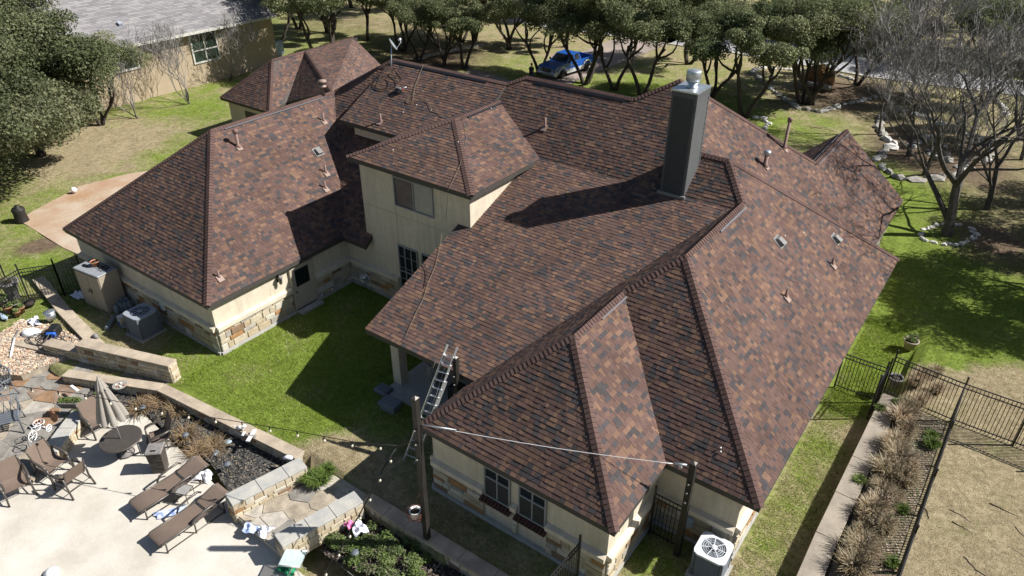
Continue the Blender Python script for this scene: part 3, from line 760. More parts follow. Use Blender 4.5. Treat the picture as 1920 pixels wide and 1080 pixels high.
vent(447,276,243,'left_right',.075,'pipe'); vent(607,228,212,'left_right'); vent(611,325,309,'left_right'); vent(610,354,339,'left_right'); vent(411,521,507,'left_right',.045)
vent(714,229,213,'dormer'); vent(1022,239,220,'main_front'); vent(1434,312,283,'back_right',.09,'galv'); vent(1470,279,221,'back_right',.07,'pipe')
vent(1560,497,483,'right',.045); vent(1473,558,543,'right',.045)
def boxvent(px,py,k):
    b=onf(px,py,k); fc=FAC[k]; q=MB(); s,t,n=fc['s'],fc['t'],fc['n']
    q.box(b+n*.03,(.5,.5,.02),(s,t,n)); 
    q.add([b+s*x+t*y+n*z for x,y,z in ((-.17,-.2,.03),(.17,-.2,.03),(.17,.2,.03),(-.17,.2,.03),(-.15,-.2,.20),(.15,-.2,.20),(.13,.12,.16),(-.13,.12,.16))],[(4,5,6,7),(0,1,5,4),(1,2,6,5),(2,3,7,6),(3,0,4,7)])
    obj('roof_vent',q,M['ventbox'],house,True)
boxvent(1460,454,'right'); boxvent(1566,449,'right'); boxvent(596,285,'left_right')
b=PN(607,176,C,hn(-1,0)); q=MB(); q.lathe([(.06,-.5),(.06,.25),(.2,.27),(.2,.33),(.08,.36),(.08,.5),(.24,.52),(.22,.62),(0,.66)],b+V(0,0,.1),14); obj('turbine_vent',q,M['pipecap'],house,True)
# wall lantern, hose bibs, electric boxes
lx=PN(520,522,(xl1,0,0),(1,0,0)); q=MB(); q.box(lx+V(.03,0,0),(.06,.14,.3)); q.bar(lx+V(.03,0,.1),lx+V(.2,0,.16),.03); lant=obj('wall_lantern',q,M['post'],house,True)
q=MB(); q.lathe([(.03,-.24),(.07,-.2),(.10,.08),(.13,.1),(.05,.2),(0,.24)],lx+V(.2,0,0),10); obj('lamp_shade',q,M['urn'],lant,True)
for px,py in ((600,552),(620,541)):
    p=PN(px,py,(xl1,0,0),(1,0,0)); q=MB(); q.tube([p,p+V(.12,0,.02),p+V(.16,0,-.08)],.03,8); obj('hose_bib',q,M['white'],house,True)
p=PN(338,668,(0,yl0,0),(0,1,0)); q=MB(); q.box((p.x+.0,yl0-.12,1.0),(.25,.12,.35)); obj('electric_box',q,M['white'],house,True)
q=MB(); q.box((6.85,12.78,.86),(.26,.12,.36)); obj('electric_box',q,M['acblue'],house,True)
# ------------------------------------------------------------------ trees
def quads_mesh(name, co, cols, mt, per=4):
    """co (n,per,3), cols (n,3)"""
    n=len(co); me=bpy.data.meshes.new(name)
    me.vertices.add(n*per); me.vertices.foreach_set('co',co.astype(np.float32).ravel())
    me.loops.add(n*per); me.loops.foreach_set('vertex_index',np.arange(n*per,dtype=np.int32))
    me.polygons.add(n); me.polygons.foreach_set('loop_start',np.arange(0,n*per,per,dtype=np.int32)); me.polygons.foreach_set('loop_total',np.full(n,per,np.int32))
    at=me.color_attributes.new('Col','FLOAT_COLOR','CORNER')
    c4=np.concatenate([np.repeat(cols,per,0),np.ones((n*per,1))],1); at.data.foreach_set('color',c4.astype(np.float32).ravel())
    me.update(calc_edges=True); me.materials.append(mt); return me
def leaf_cloud(name, centres, radii, n, size, seed, palette, flat=.75):
    g=np.random.default_rng(seed); k=len(centres); pk=np.array(radii)**2; pk=pk/pk.sum()
    w=g.choice(k,n,p=pk); d=g.normal(size=(n,3)); d/=np.linalg.norm(d,axis=1,keepdims=True)
    d[:,2]=np.where(g.random(n)<.35,np.abs(d[:,2]),d[:,2])
    r=np.array(radii)[w]*(.35+.75*g.random(n)**.6)
    c=np.array(centres)[w]+d*r[:,None]*np.array([1,1,flat])
    nr=d*.55+g.normal(size=(n,3))*.6+np.array([0,0,.35]); nr/=np.linalg.norm(nr,axis=1,keepdims=True)
    u=np.cross(nr,g.normal(size=(n,3))); u/=np.linalg.norm(u,axis=1,keepdims=True); v=np.cross(nr,u)
    s=size*(.6+.9*g.random(n))[:,None]; a=.62
    co=np.stack([c-u*s,c+v*s*a+nr*s*.15,c+u*s,c-v*s*a-nr*s*.1],1)
    tone=g.random(k)[w]*.6+g.random(n)*.4; pal=np.array(palette); 
    i=np.clip((tone*len(pal)).astype(int),0,len(pal)-1); cols=pal[i]*(.75+.5*g.random(n))[:,None]
    return quads_mesh(name,co,cols,M['leaf'])
OAKP=[(.066,.088,.040),(.100,.124,.056),(.138,.160,.074),(.172,.190,.094),(.225,.236,.125),(.27,.27,.16)]
def wig(a,b,r,k=6,amp=.12):
    L=(b-a).length; out=[]; o1,o2=V(r.uniform(-1,1),r.uniform(-1,1),r.uniform(-.4,.4))*amp*L,V(r.uniform(-1,1),r.uniform(-1,1),r.uniform(-.4,.4))*amp*L
    for i in range(k+1):
        t=i/k; out.append(a.lerp(b,t)+o1*math.sin(math.pi*t)+o2*math.sin(2*math.pi*t)*.5)
    return out
def oak_variant(seed,H,Rr,nleaf,size,nst,npuff,pal=OAKP,name='oak',low=.34,drop=.30,prad=.26):
    r=random.Random(seed); tb_=MB(); cents=[]; rad=[]
    tops=[]
    a=r.uniform(0,6.28)
    for k in range(nst):
        an=a+k*6.28/nst+r.uniform(-.4,.4); lean=r.uniform(.25,.5)*Rr
        top=V(math.cos(an)*lean,math.sin(an)*lean,H*r.uniform(.48,.6)); base=V(math.cos(an)*.12,math.sin(an)*.12,-.15)
        pts=wig(base,top,r,8,.09); r0=.19*H/7/(nst**.25); tb_.tube(pts,[r0*(1.25 if i==0 else 1)-(r0*.5)*i/8 for i in range(9)],7); tops.append((pts,an))
    nb=max(4,npuff//6); masses=[]
    for k in range(nb):
        an=a+k*6.283*.618*1.0+r.uniform(-.3,.3); q=(k+.6)/nb; q=math.sqrt(q)*r.uniform(.75,1.05); rr=Rr*.78*q
        z=H*(.60+.30*math.sqrt(max(0,1-min(1,q*q)))+r.uniform(-drop*.6,.10)); z=max(z,H*low); c=V(math.cos(an)*rr,math.sin(an)*rr,z); masses.append(c)
        pts,_=min(tops,key=lambda t:(t[0][-1]-c).length); j=r.choice((4,5,6,7)); s0=pts[j]
        tb_.tube(wig(s0,c,r,6,.15),[.10*H/7*(1-i*.14) for i in range(7)],5)
        for m_ in range(r.choice((4,5,6,7,8))):
            e=c+V(r.gauss(0,1)*Rr*.17,r.gauss(0,1)*Rr*.17,r.uniform(-.6,.8)*H*.085); cents.append(tuple(e)); rad.append(r.choice((.5,.65,.8,1.0,1.25))*Rr*prad*.82)
            if m_<3: tb_.tube(wig(c,e,r,3,.15),[.035,.028,.02,.014],4)
    return mesh_of(name+'_trunk',tb_,M['bark']), leaf_cloud(name+'_crown',cents,rad,nleaf,size,seed,pal)
OAKS=[oak_variant(s,h,R_,n,sz,ns,np_,low=lw,prad=.215) for s,h,R_,n,sz,ns,np_,lw in ((1,8.4,5.6,44000,.072,3,72,.43),(2,7.4,5.0,36000,.072,2,54,.38),(3,9.0,5.9,46000,.070,3,78,.45),(4,7.8,4.5,30000,.074,2,46,.46),(6,8.3,5.7,40000,.072,4,66,.40))]
def oak(px,py,label,k,sc=1.0,rz=0.0,z=0.0,zs=1.0,loc=None,group='live oaks around the houses',var=OAKS):
    p=loc or P(px,py,z); t=thing('live_oak',label,'tree',tuple(p),rz,group); t.scale=(sc,sc,sc*zs)
    link('trunk',var[k%len(var)][0],t); link('crown',var[k%len(var)][1],t); return t
BIGP=[(.055,.072,.034),(.082,.100,.048),(.112,.128,.064),(.140,.154,.080),(.18,.188,.105),(.22,.22,.14)]
BIG=[oak_variant(21,9.8,5.6,105000,.08,3,170,name='big_oak',low=.12,drop=.75,prad=.27,pal=BIGP),oak_variant(22,9.2,5.2,95000,.08,3,150,name='big_oak',low=.12,drop=.75,prad=.27,pal=BIGP)]
# dense oaks at the left edge
oak(0,0,'big live oak at the left edge shading the rust-stained path',0,1.0,.4,var=BIG,loc=V(-37.2,10.6,0))
oak(0,0,'big live oak standing before the grey-roofed house at the left',1,1.05,1.9,var=BIG,loc=V(-43.6,16.6,0))
oak(0,0,'live oak half out of the picture behind the leftmost oak',0,1.1,2.9,var=BIG,loc=V(-46.5,13.0,0))
oak(0,0,'live oak in the top left corner beside the grey roof',1,1.1,4.0,var=BIG,loc=V(-55.5,18.5,0))
oak(0,0,'live oak shading the far end of the tan stucco wall',0,1.15,.9,loc=V(-44.6,44.2,0))
oak(0,0,'live oak beyond the right picture edge, nearest to the fence',2,1.0,.3,loc=V(18.2,38.0,0))
oak(0,0,'live oak beyond the right picture edge, level with the rock ring',1,1.0,1.3,loc=V(19.6,45.5,0))
oak(0,0,'live oak beyond the right picture edge, towards the road',0,1.0,2.3,loc=V(20.5,52,0))
oak(190,235,'smaller live oak whose foliage reaches the neighbour low window',2,.72,1.0)
rowl=[(518,102,'live oak at the end of the tan stucco wall',0,1.05),(560,55,'live oak behind the reddish garage roof apex',1,1.1),(615,62,'live oak above the garage ridge, right of its apex',2,1.05),(690,75,'live oak over the right end of the garage ridge',3,1.0),
 (757,96,'live oak just left of the satellite dish trunk line',0,.85),(785,114,'live oak with two dark stems right of the satellite dish',1,.82),(833,124,'slim live oak by the curved pale bed edging',2,.72),(872,128,'leaning live oak beyond the main ridge middle',3,.95),
 (864,80,'tall straight live oak in the clump of dark stems',0,1.0),(890,76,'right-hand live oak in the clump of dark stems',2,.95),(1012,140,'live oak beside the person and the blue truck',1,.95),
 (1097,157,'forked live oak in front of the blue truck',0,1.08),(1152,168,'twin-stemmed live oak right of the blue truck',1,1.05),(1203,178,'leaning live oak between driveway and chimney',3,1.05),(1333,182,'thin live oak right behind the chimney flue',2,.85),
 (1395,220,'leaning live oak rising from the back right hip',3,1.1),(1503,194,'slender live oak left of the rust boulder',0,1.0),(1522,196,'slender live oak right of the rust boulder',2,1.0),(1604,160,'dark leaning live oak at the far edge of the rock bed',1,1.05),
 (1912,262,'live oak at the right edge near the road',3,.95),(1842,196,'live oak under the bare crowns near the road',2,.95),(1290,120,'live oak above the chimney beyond the driveway',0,.95),(955,92,'live oak hiding the driveway above the main ridge',2,1.0),(1060,88,'live oak behind the blue truck cab',3,.9)]
for i,(x_,y_,lb,k,s_) in enumerate(rowl): oak(x_,y_,lb,k,s_,i*1.37)
fr=[(600,-8),(660,14),(745,22),(830,-6),(905,6),(985,12),(1070,30),(1135,18),(1210,34),(1290,28),(1365,50),(1440,40),(1500,62),(1575,52),(1640,85),(1720,70),(1790,110),(1870,95),(1940,120),(1330,8),(1470,12),(1600,20),(1690,30),(1800,45),(1900,50),(1120,-25),(1250,-20),(980,-30),(820,-40),(640,-30)]
for i,(x_,y_) in enumerate(fr):
    oak(x_,y_,'live oak in the far wood across the road, among many alike',i,1.2+.12*math.sin(i*2.1),i*2.3,group='live oaks across the road')
# ---- bare trees
def bare_variant(seed,H,levels,spread,r0,name,n0=4,up=.35,tf=.2):
    r=random.Random(seed); mb=MB(); cnt=[0]
    def grow(p,d,L,rad,lev):
        k=4 if lev<2 else 3; pts=[p]; q=p; dd=d.copy()
        for i in range(k):
            dd=(dd+V(r.uniform(-1,1),r.uniform(-1,1),r.uniform(-.75,.8))*(.07 if lev==0 else .16 if lev<2 else .22)).normalized(); q=q+dd*(L/k); pts.append(q)
        e=rad*.66
        mb.tube(pts,[rad+(e-rad)*i/k for i in range(k+1)],6 if lev<2 else (4 if lev<4 else 3),cap=False)
        cnt[0]+=1
        if lev>=levels: return
        nb=r.choice((2,3,3)) if lev>0 else n0
        for j in range(nb):
            ax=V(r.uniform(-1,1),r.uniform(-1,1),r.uniform(-.2,1)*up*2).normalized()
            nd=(dd*(1.0 if j else 1.5)+ax*spread).normalized()
            nd=(nd+V(0,0,up*.4)).normalized()
            s=pts[-1] if j<2 else pts[r.choice((1,2,-1))]
            grow(s,nd,(L if lev or tf>.15 else H*.2)*r.uniform(.66,.86),max(e*r.uniform(.7,.95),.012),lev+1)
    grow(V(0,0,-.1),V(r.uniform(-.1,.1),r.uniform(-.1,.1),1).normalized(),H*tf,r0,0)
    tw=[i for i in range(len(mb.f))]
    return mb
def bare(px,py,label,H,levels,seed,rz=0,r0=.17,spread=.9,group='bare trees in the right yard',n0=4,up=.35,tf=.2):
    t=thing('bare_tree',label,'tree',tuple(P(px,py)),rz,group)
    mb=bare_variant(seed,H,levels,spread,r0,'bare',n0,up,tf)
    # split into trunk with limbs (thick) and twigs (thin)
    a=MB(); b_=MB(); i=0; 
    for f in mb.f:
        w=(Vector(mb.v[f[0]])-Vector(mb.v[f[1]])).length; tgt=a if w>.045 else b_
        tgt.face([mb.v[k] for k in f],None,True)
    obj('trunk',a,M['barkgrey'],t); obj('crown',b_,M['twig'],t); return t
bare(1775,440,'tall bare tree rising from the white rock ring',23.0,8,5,3.3,.33,.98,n0=5,up=.14,tf=.14)
bare(1850,392,'dark bare tree right of the white rock ring',14,7,9,1.4,.2,.85)
bare(1702,292,'grey bare tree at the left of the rock-edged bed',11,6,6,2.0,.15)
bare(1732,328,'pale-trunked bare tree inside the rock-edged bed',12,7,7,.9,.17)
bare(1788,283,'bare tree at the back of the rock-edged bed',13,7,8,2.6,.14)
bare(1700,196,'forked dark bare tree near the road',13,7,12,.2,.2,n0=2)
bare(1915,300,'bare tree at the right picture edge',13,7,13,1.1,.15)
bare(1648,252,'spindly bare tree above the back gable',13,7,14,1.7,.1)
for px,py,lb,s_ in ((258,222,'small leafless crape myrtle nearest the big left oak',31),(355,195,'leafless crape myrtle under the tall white-framed window',32),(432,152,'leafless crape myrtle in the tree shade by the tan wall',33)):
    bare(px,py,lb,12.5,6,s_,.5,.085,1.0,'leafless crape myrtles by the tan house',n0=5,up=.5,tf=.03)
# ------------------------------------------------------------------ grass blades (uncountable)
def grass(name, n, areas, seed, hgt, wid, green, label=None):
    g=np.random.default_rng(seed); pts=[]
    for (x0,x1,y0,y1,w) in areas:
        m=int(n*w); pts.append(np.stack([g.uniform(x0,x1,m),g.uniform(y0,y1,m)],1))
    p=np.concatenate(pts)
    ix=np.clip(np.searchsorted(gx,p[:,0])-1,0,len(gx)-2); iy=np.clip(np.searchsorted(gy,p[:,1])-1,0,len(gy)-2)
    gg=G[ix,iy]; dd=dirt[ix,iy]; zz=Z[ix,iy]
    keep=(zz>-.1)&(g.random(len(p))>dd*1.1)
    p,gg,zz=p[keep],gg[keep],zz[keep]; m=len(p)
    a=g.uniform(0,6.28,m); h=hgt*(.5+g.random(m))*(.55+.6*gg); w=wid*(.6+.8*g.random(m)); ln=g.normal(size=(m,2))*h[:,None]*.55
    b_=np.stack([p[:,0],p[:,1],zz],1); dx=np.stack([np.cos(a)*w,np.sin(a)*w,0*a],1); tip=b_+np.stack([ln[:,0],ln[:,1],h],1)
    co=np.stack([b_-dx,b_+dx,tip],1)
    q=g.random(m)<np.clip(gg*1.05-.08+.5*np.sin(p[:,0]*1.3+1.7*np.sin(p[:,1]*.9))*np.sin(p[:,1]*1.1+.8*p[:,0]),0,1)
    cg=np.array([.175,.245,.03])*(.6+.9*g.random(m))[:,None]; cd=np.array([.45,.385,.26])*(.55+.8*g.random(m))[:,None]
    return tag(link(name,quads_mesh(name,co,np.where(q[:,None],cg,cd),M['blade'],3)),kind='stuff')
grass('grass',170000,[(-13.4,0,7.8,17.6,.36),(-2,8.4,8.3,13.2,.12),(8.5,10.2,10,30,.14),(8.5,26,23.5,46,.45),(-25,-13,6.0,10.2,.10),(-46,-25,6,30,.35),(12.7,18,12,30,.10)],5,.065,.010,1)
# ------------------------------------------------------------------ retaining walls, steps, flagstones
rng=random.Random(77)
zp=-.4
def stone_wall(name,label,path,wd,z0,z1,faces=(1,),cap=.09,capover=.05,cmat='coping',course=(.14,.2,.24),capl=1.1,group='limestone garden walls',z1b=None):
    pts=[V(p[0],p[1],0) for p in path]; t=thing(name,label,'garden wall',(pts[0].x,pts[0].y,z0),0,group)
    core=MB()
    n_=0
    for i in range(len(pts)-1):
        a,b=pts[i],pts[i+1]; d=(b-a).normalized(); n=V(d.y,-d.x,0); L=(b-a).length
        core.box((a+b)/2+V(0,0,(z0+z1)/2),(L,wd,z1-z0),(d,n,V(0,0,1)))
        x=0
        while x<L-.05:
            l=min(capl*rng.uniform(.8,1.2),L-x)
            if L-x-l<.35: l=L-x
            c=MB(); c.box(a+d*(x+l/2)+V(0,0,z1+cap/2),(l-.012,wd+2*capover+rng.uniform(-.01,.01),cap),(d,n,V(0,0,1)),bev=.012); obj('coping',c,M[cmat],t,True); x+=l
        fl=[(a,d,n,L,1),(b,-d,-n,L,-1)]
        ends=[(a-n*wd/2*-1,n*-1,-d,wd,2),(b+n*-wd/2*1,n,d,wd,3)]
        for (o,dd,nn,LL,k) in fl+([(a+n*(wd/2),-n,-d,wd,2)] if i==0 else [])+([(b-n*(wd/2),n,d,wd,3)] if i==len(pts)-2 else []):
            if k not in faces: continue
            off=wd/2 if k in(1,-1) else 0
            z=z0
            while z<z1-.03:
                h=min(rng.choice(course),z1-z)
                if z1-z-h<.07: h=z1-z
                x=0
                while x<LL-.02:
                    w=min(rng.uniform(.18,.5),LL-x)
                    if LL-x-w<.1: w=LL-x
                    st=(o+dd*(x+w/2)+nn*(off+rng.uniform(.0,.015))+V(0,0,z+h/2),w-.016,h-.014,dd,nn)
                    obj('stone',stone_mesh(st),rng.choices(ST,(.4,.35,.12,.03,.04,.06))[0],t,True); x+=w
                z+=h
    obj('core',core,M['mortar'],t,True); return t
stone_wall('retaining_wall','low retaining wall with sandstone coping between lawn and mulch bed',[(-13.5,7.12),(-5.95,7.92)],.36,zp,.05,(1,))
stone_wall('retaining_wall','low retaining wall with coping behind the folded umbrella',[(-17.55,5.3),(-13.5,7.12)],.36,zp,.05,(1,),capl=1.6)
stone_wall('retaining_wall','low retaining wall with coping beside the hanging basket post',[(-2.6,7.92),(3.2,8.05)],.42,zp,.05,(1,))
stone_wall('retaining_wall','low wall in the upper left edging the pebble bed',[(-26.2,8.3),(-22.3,7.6),(-18.0,7.05)],.45,-.1,.12,(1,))
stone_wall('stair_wall','cream wall left of the flagstone landing beside the lounger',[(-5.9,4.95),(-5.25,7.55)],.5,zp,.42,(1,-1,2),cmat='coping2',course=(.16,.2),capl=.95)
stone_wall('stair_wall','cream wall right of the flagstone landing beside the shrub bed',[(-3.25,4.85),(-2.55,7.6)],.5,zp,.42,(1,-1,2),cmat='coping2',course=(.16,.2),capl=.95)
stone_wall('terrace_wall','tall rough stone wall with long coping below the left air conditioner',[(-18.0,6.35),(-13.5,7.85)],.42,-.45,.82,(1,3),capl=2.2)
stone_wall('terrace_wall','middle step of the rough stone terrace wall',[(-19.8,5.75),(-18.0,6.35)],.42,-.45,.42,(1,),capl=2.2)
stone_wall('terrace_wall','lowest step of the rough stone terrace wall',[(-21.4,5.2),(-19.8,5.75)],.42,-.45,.05,(1,),capl=2.2)
stone_wall('seat_wall','curved seat wall carrying the long planter and clay jug',[P(150,772,.1),P(125,805,.1),P(92,850,.1)],.5,zp,.08,(1,-1,2),capl=1.2,cmat='coping2')
stone_wall('lawn_wall','long concrete-topped wall along the right side lawn',[(10.58,7.5),(10.50,15.0),(10.62,23.4)],.58,-.1,.50,(),cap=.1,cmat='wallcap',capl=2.4,course=(.2,.3))
# concrete strip beyond the gate
sheet('concrete_strip',[P(1690,735,.12),P(1720,665,.12),P(1800,692,.12),P(1797,702,.12),P(1722,678,.12),P(1706,735,.12)],.12,M['patio'],thick=.3)
# flagstones
def flags(name,poly,z,size,seed,wts,label=None,base='mortar'):
    r=random.Random(seed); o=sheet(name,poly,z-.02,M[base])
    xs=[p[0] for p in poly]; ys=[p[1] for p in poly]; seeds=[]
    tries=0
    while tries<4000 and len(seeds)<220:
        q=(r.uniform(min(xs)-.3,max(xs)+.3),r.uniform(min(ys)-.3,max(ys)+.3)); tries+=1
        if all((q[0]-s[0])**2+(q[1]-s[1])**2>(size*.72)**2 for s in seeds): seeds.append(q)
    A=sum(poly[i][0]*poly[(i+1)%len(poly)][1]-poly[(i+1)%len(poly)][0]*poly[i][1] for i in range(len(poly)))
    pl=[(p[0],p[1]) for p in poly]
    if A<0: pl=pl[::-1]
    for s in seeds:
        cell=[(s[0]-size*1.5,s[1]-size*1.5),(s[0]+size*1.5,s[1]-size*1.5),(s[0]+size*1.5,s[1]+size*1.5),(s[0]-size*1.5,s[1]+size*1.5)]
        def half(cell,px,py,nx,ny):
            out=[]
            for i in range(len(cell)):
                a,b=cell[i],cell[(i+1)%len(cell)]; da=(a[0]-px)*nx+(a[1]-py)*ny; db=(b[0]-px)*nx+(b[1]-py)*ny
                if da<=0: out.append(a)
                if (da<=0)!=(db<=0): k=da/(da-db); out.append((a[0]+(b[0]-a[0])*k,a[1]+(b[1]-a[1])*k))
            return out
        for q in seeds:
            if q is s or (q[0]-s[0])**2+(q[1]-s[1])**2>(3*size)**2: continue
            dx,dy=q[0]-s[0],q[1]-s[1]; L=math.hypot(dx,dy)
            cell=half(cell,(s[0]+q[0])/2-dx/L*.018,(s[1]+q[1])/2-dy/L*.018,dx/L,dy/L)
            if len(cell)<3: break
        if len(cell)<3: continue
        for i in range(len(pl)):     # convex outline
            a,b=pl[i],pl[(i+1)%len(pl)]; ex,ey=b[0]-a[0],b[1]-a[1]; L=math.hypot(ex,ey); cell=half(cell,a[0],a[1],ey/L,-ex/L)
            if len(cell)<3: break
        if len(cell)<3 or parea(cell)<.015: continue
        mb=MB(); mb.prism(cell,z-.06,z+r.uniform(-.003,.012)); obj('flagstone',mb,r.choices(FL,wts)[0],o,True)
    return o
flags('flagstone_terrace',[P(-160,905,-.25),P(60,905,-.25),P(95,850,-.25),P(140,775,-.25),P(170,725,-.25),P(170,685,-.25),P(135,660,-.25),P(20,640,-.25),P(-200,660,-.25)],-.25,.72,4,(.46,.2,.13,.09,.12))
flags('stone_ledge',[(-17.6,5.5),(-13.55,7.32),(-13.7,7.7),(-18.0,6.2)],.0,.6,12,(.35,.35,.05,.1,.15))
flags('landing',[(-5.6,5.0),(-5.0,7.75),(-2.75,7.75),(-3.3,4.9)],-.12,.85,8,(.05,.55,.06,.1,.24))
mb=MB(); mb.prism([(-5.62,4.96),(-5.0,8.2),(-2.7,8.2),(-3.35,4.86)],-.5,-.16); tag(obj('landing_base',mb,M['mortar']),kind='structure')
# beds
def pebbles(name,poly,z,n,size,seed,pal,flat=.6):
    g=np.random.default_rng(seed); r=random.Random(seed); xs=[p[0] for p in poly]; ys=[p[1] for p in poly]; out=[];cols=[]
    def ins(x,y):
        c=False; k=len(poly)
        for i in range(k):
            x1,y1=poly[i][0],poly[i][1]; x2,y2=poly[(i+1)%k][0],poly[(i+1)%k][1]
            if (y1>y)!=(y2>y) and x<(x2-x1)*(y-y1)/(y2-y1)+x1: c=not c
        return c
    while len(out)<n*3:
        x,y=r.uniform(min(xs),max(xs)),r.uniform(min(ys),max(ys))
        if not ins(x,y): continue
        s=size*r.uniform(.5,1.4); a=r.uniform(0,6.28); col=r.choice(pal); f=r.uniform(.7,1.25)
        X_=V(math.cos(a),math.sin(a),r.uniform(-.35,.35))*s; Y_=V(-math.sin(a),math.cos(a),r.uniform(-.35,.35))*s*.7; T=V(x,y,z+s*flat*r.uniform(.5,1.2))
        for q in ((-1,0),(0,1),(1,0)):
            pass
        p=[T-X_,T-Y_,T+X_,T+Y_]
        for q in (p,): out.append([tuple(v) for v in q]); cols.append(tuple(c*f for c in col))
        base=[v-V(0,0,s*flat*1.3) for v in (p[0],p[1])]; out.append([tuple(p[0]),tuple(base[0]),tuple(base[1]),tuple(p[1])]); cols.append(tuple(c*f*.9 for c in col))
        b2_=[v-V(0,0,s*flat*1.3) for v in (p[1],p[2])]; out.append([tuple(p[1]),tuple(b2_[0]),tuple(b2_[1]),tuple(p[2])]); cols.append(tuple(c*f for c in col))
    return tag(link(name,quads_mesh(name,np.array(out),np.array(cols),M['nbroof'])),kind='stuff')
gp=[P(-80,655,.0),P(-20,640,.0),P(40,600,.0),P(95,610,.0),P(165,640,0),P(150,668,.0),P(75,690,.0),P(40,705,0),P(-80,700,.0)]
sheet('pebble_bed',gp,.035,FL[1],thick=.6); pebbles('pebbles',gp,.04,7000,.045,3,[(.55,.40,.28),(.62,.50,.38),(.42,.27,.17),(.50,.44,.36),(.36,.30,.25)])
mbd=[P(247,722,-.35),P(300,745,-.35),P(548,890,-.35),P(446,918,-.35),P(395,868,-.35),P(290,790,-.35),P(250,765,-.35)]
mbd2=[(-13.7,7.0),(-5.95,7.75),(-5.95,5.25),P(395,868,-.35),P(290,790,-.35),P(262,768,-.35),P(170,790,-.35),P(140,770,-.35),P(165,730,-.35)]
sheet('mulch_bed',mbd2,-.36,mat('dark_mulch',(.062,.056,.050),.95,.3,3,bump=.6,bscale=30))
pebbles('mulch',mbd2,-.34,9000,.04,9,[(.06,.058,.056),(.09,.087,.083),(.13,.12,.11),(.18,.15,.11),(.05,.05,.05),(.04,.04,.04)],.5)
shb=[P(596,1000,-.3),P(668,950,-.3),P(760,985,-.3),P(900,1085,-.3),P(840,1140,-.3),P(700,1085,-.3),P(610,1040,-.3)]
sheet('shrub_bed',shb,-.36,M['soil'])
pebbles('bed_litter',shb,-.34,1800,.04,10,[(.10,.09,.08),(.2,.16,.12),(.06,.05,.05)],.5)
# clumps
def blades(n,R,H,seed,pal,wid=.012,droop=.5,ang=1.0):
    g=np.random.default_rng(seed); a=g.uniform(0,6.28,n); rr=R*.35*np.sqrt(g.random(n)); b_=np.stack([np.cos(a)*rr,np.sin(a)*rr,0*a],1)
    o=a+g.normal(size=n)*.7; h=H*(.5+.6*g.random(n)); sp=R*(.3+.9*g.random(n))*ang
    m_=b_+np.stack([np.cos(o)*sp*.45,np.sin(o)*sp*.45,h*.7],1); e=b_+np.stack([np.cos(o)*sp,np.sin(o)*sp,h*(1-droop*g.random(n)*.6)],1)
    s=np.stack([-np.sin(o),np.cos(o),0*o],1)*wid
    c1=np.stack([b_-s,b_+s,m_+s,m_-s],1); c2=np.stack([m_-s,m_+s,e+s*.4,e-s*.4],1)
    pal=np.array(pal); cols=pal[g.integers(0,len(pal),n)]*(.7+.6*g.random(n))[:,None]
    return np.concatenate([c1,c2]),np.concatenate([cols,cols])
STRAW=[(.36,.285,.18),(.44,.365,.25),(.28,.205,.125),(.52,.46,.35),(.22,.165,.11)]
DG=[quads_mesh('dry_blades',*blades(520,.50,.85,s,STRAW,.0075,.6,.8),M['blade']) for s in (1,2,3)]
GG=[quads_mesh('green_blades',*blades(260,.3,.35,s,[(.11,.17,.03),(.15,.21,.05),(.08,.12,.03)],.013),M['blade']) for s in (4,5)]
rr=random.Random(5)
dgp=[(1752, 704.5), (1729, 709.6), (1720, 718.6), (1714, 725.6), (1754, 736.8), (1733, 749.9), (1719, 761.8), (1703, 776.7), (1694, 781.4), (1686, 793.2), (1701, 811.2), (1696, 813.9), (1686, 834.2), (1672, 842.1), (1683, 854.1), (1677, 864.9), (1681, 876.1), (1696, 887.0), (1656, 892.4), (1690, 908.2), (1650, 924.3), (1665, 932.7), (1675, 939.9), (1646, 957.4), (1631, 967.8), (1625, 977.6), (1650, 991.8), (1653, 998.9), (1618, 1006.0), (1630, 1021.1), (1604, 1036.6), (1621, 1045.2), (1603, 1052.2), (1589, 1064.8), (1597, 1077.1)]
_o='first second third fourth fifth sixth seventh eighth ninth tenth eleventh twelfth thirteenth fourteenth fifteenth sixteenth seventeenth eighteenth nineteenth'.split()
ORD=_o+['twentieth']+['twenty-'+q for q in _o[:9]]+['thirtieth']+['thirty-'+q for q in _o[:9]]
dgr=[sorted(dgp,key=lambda p:p[1]).index(p) for p in dgp]
for i,(x_,y_) in enumerate(dgp):
    t=link('dry_grass_clump',DG[i%3]); q=P(x_,y_,.48); t.location=q; t.rotation_euler=(0,0,rr.uniform(0,6)); s_=rr.uniform(.7,1.15)*(1 if y_>750 else .75); t.scale=(s_,s_,s_*.78)
    tag(t,'straw-coloured ornamental grass clump in the fence bed, %s from the gate'%ORD[dgr[i]],'ornamental grass','dry ornamental grasses along the fence')
for i,(x_,y_) in enumerate([(1745,838),(1650,770),(1672,850),(1682,760),(1610,905),(1690,960),(1672,1060),(1745,820)]):
    t=link('green_weed_clump',GG[i%2]); t.location=P(x_,y_,.48); t.rotation_euler=(0,0,i); s_=1.0 if i==0 else .75; t.scale=(s_,s_,s_)
    tag(t,'small green weed tuft among the straw-coloured grasses, %s from the gate'%ORD[sorted([838,770,850,760,905,960,1060,820]).index(y_)],'weed','green weeds in the fence bed')
for i,(x_,y_) in enumerate([(600,905),(585,900),(612,890)]):
    t=link('green_weed_clump',GG[i%2]); t.location=P(x_,y_,0); t.rotation_euler=(0,0,i); t.scale=(1.2,1.2,.9); tag(t,('middle','left','right')[i]+' one of three low green weeds beside the cream landing wall','weed','green weeds by the landing')
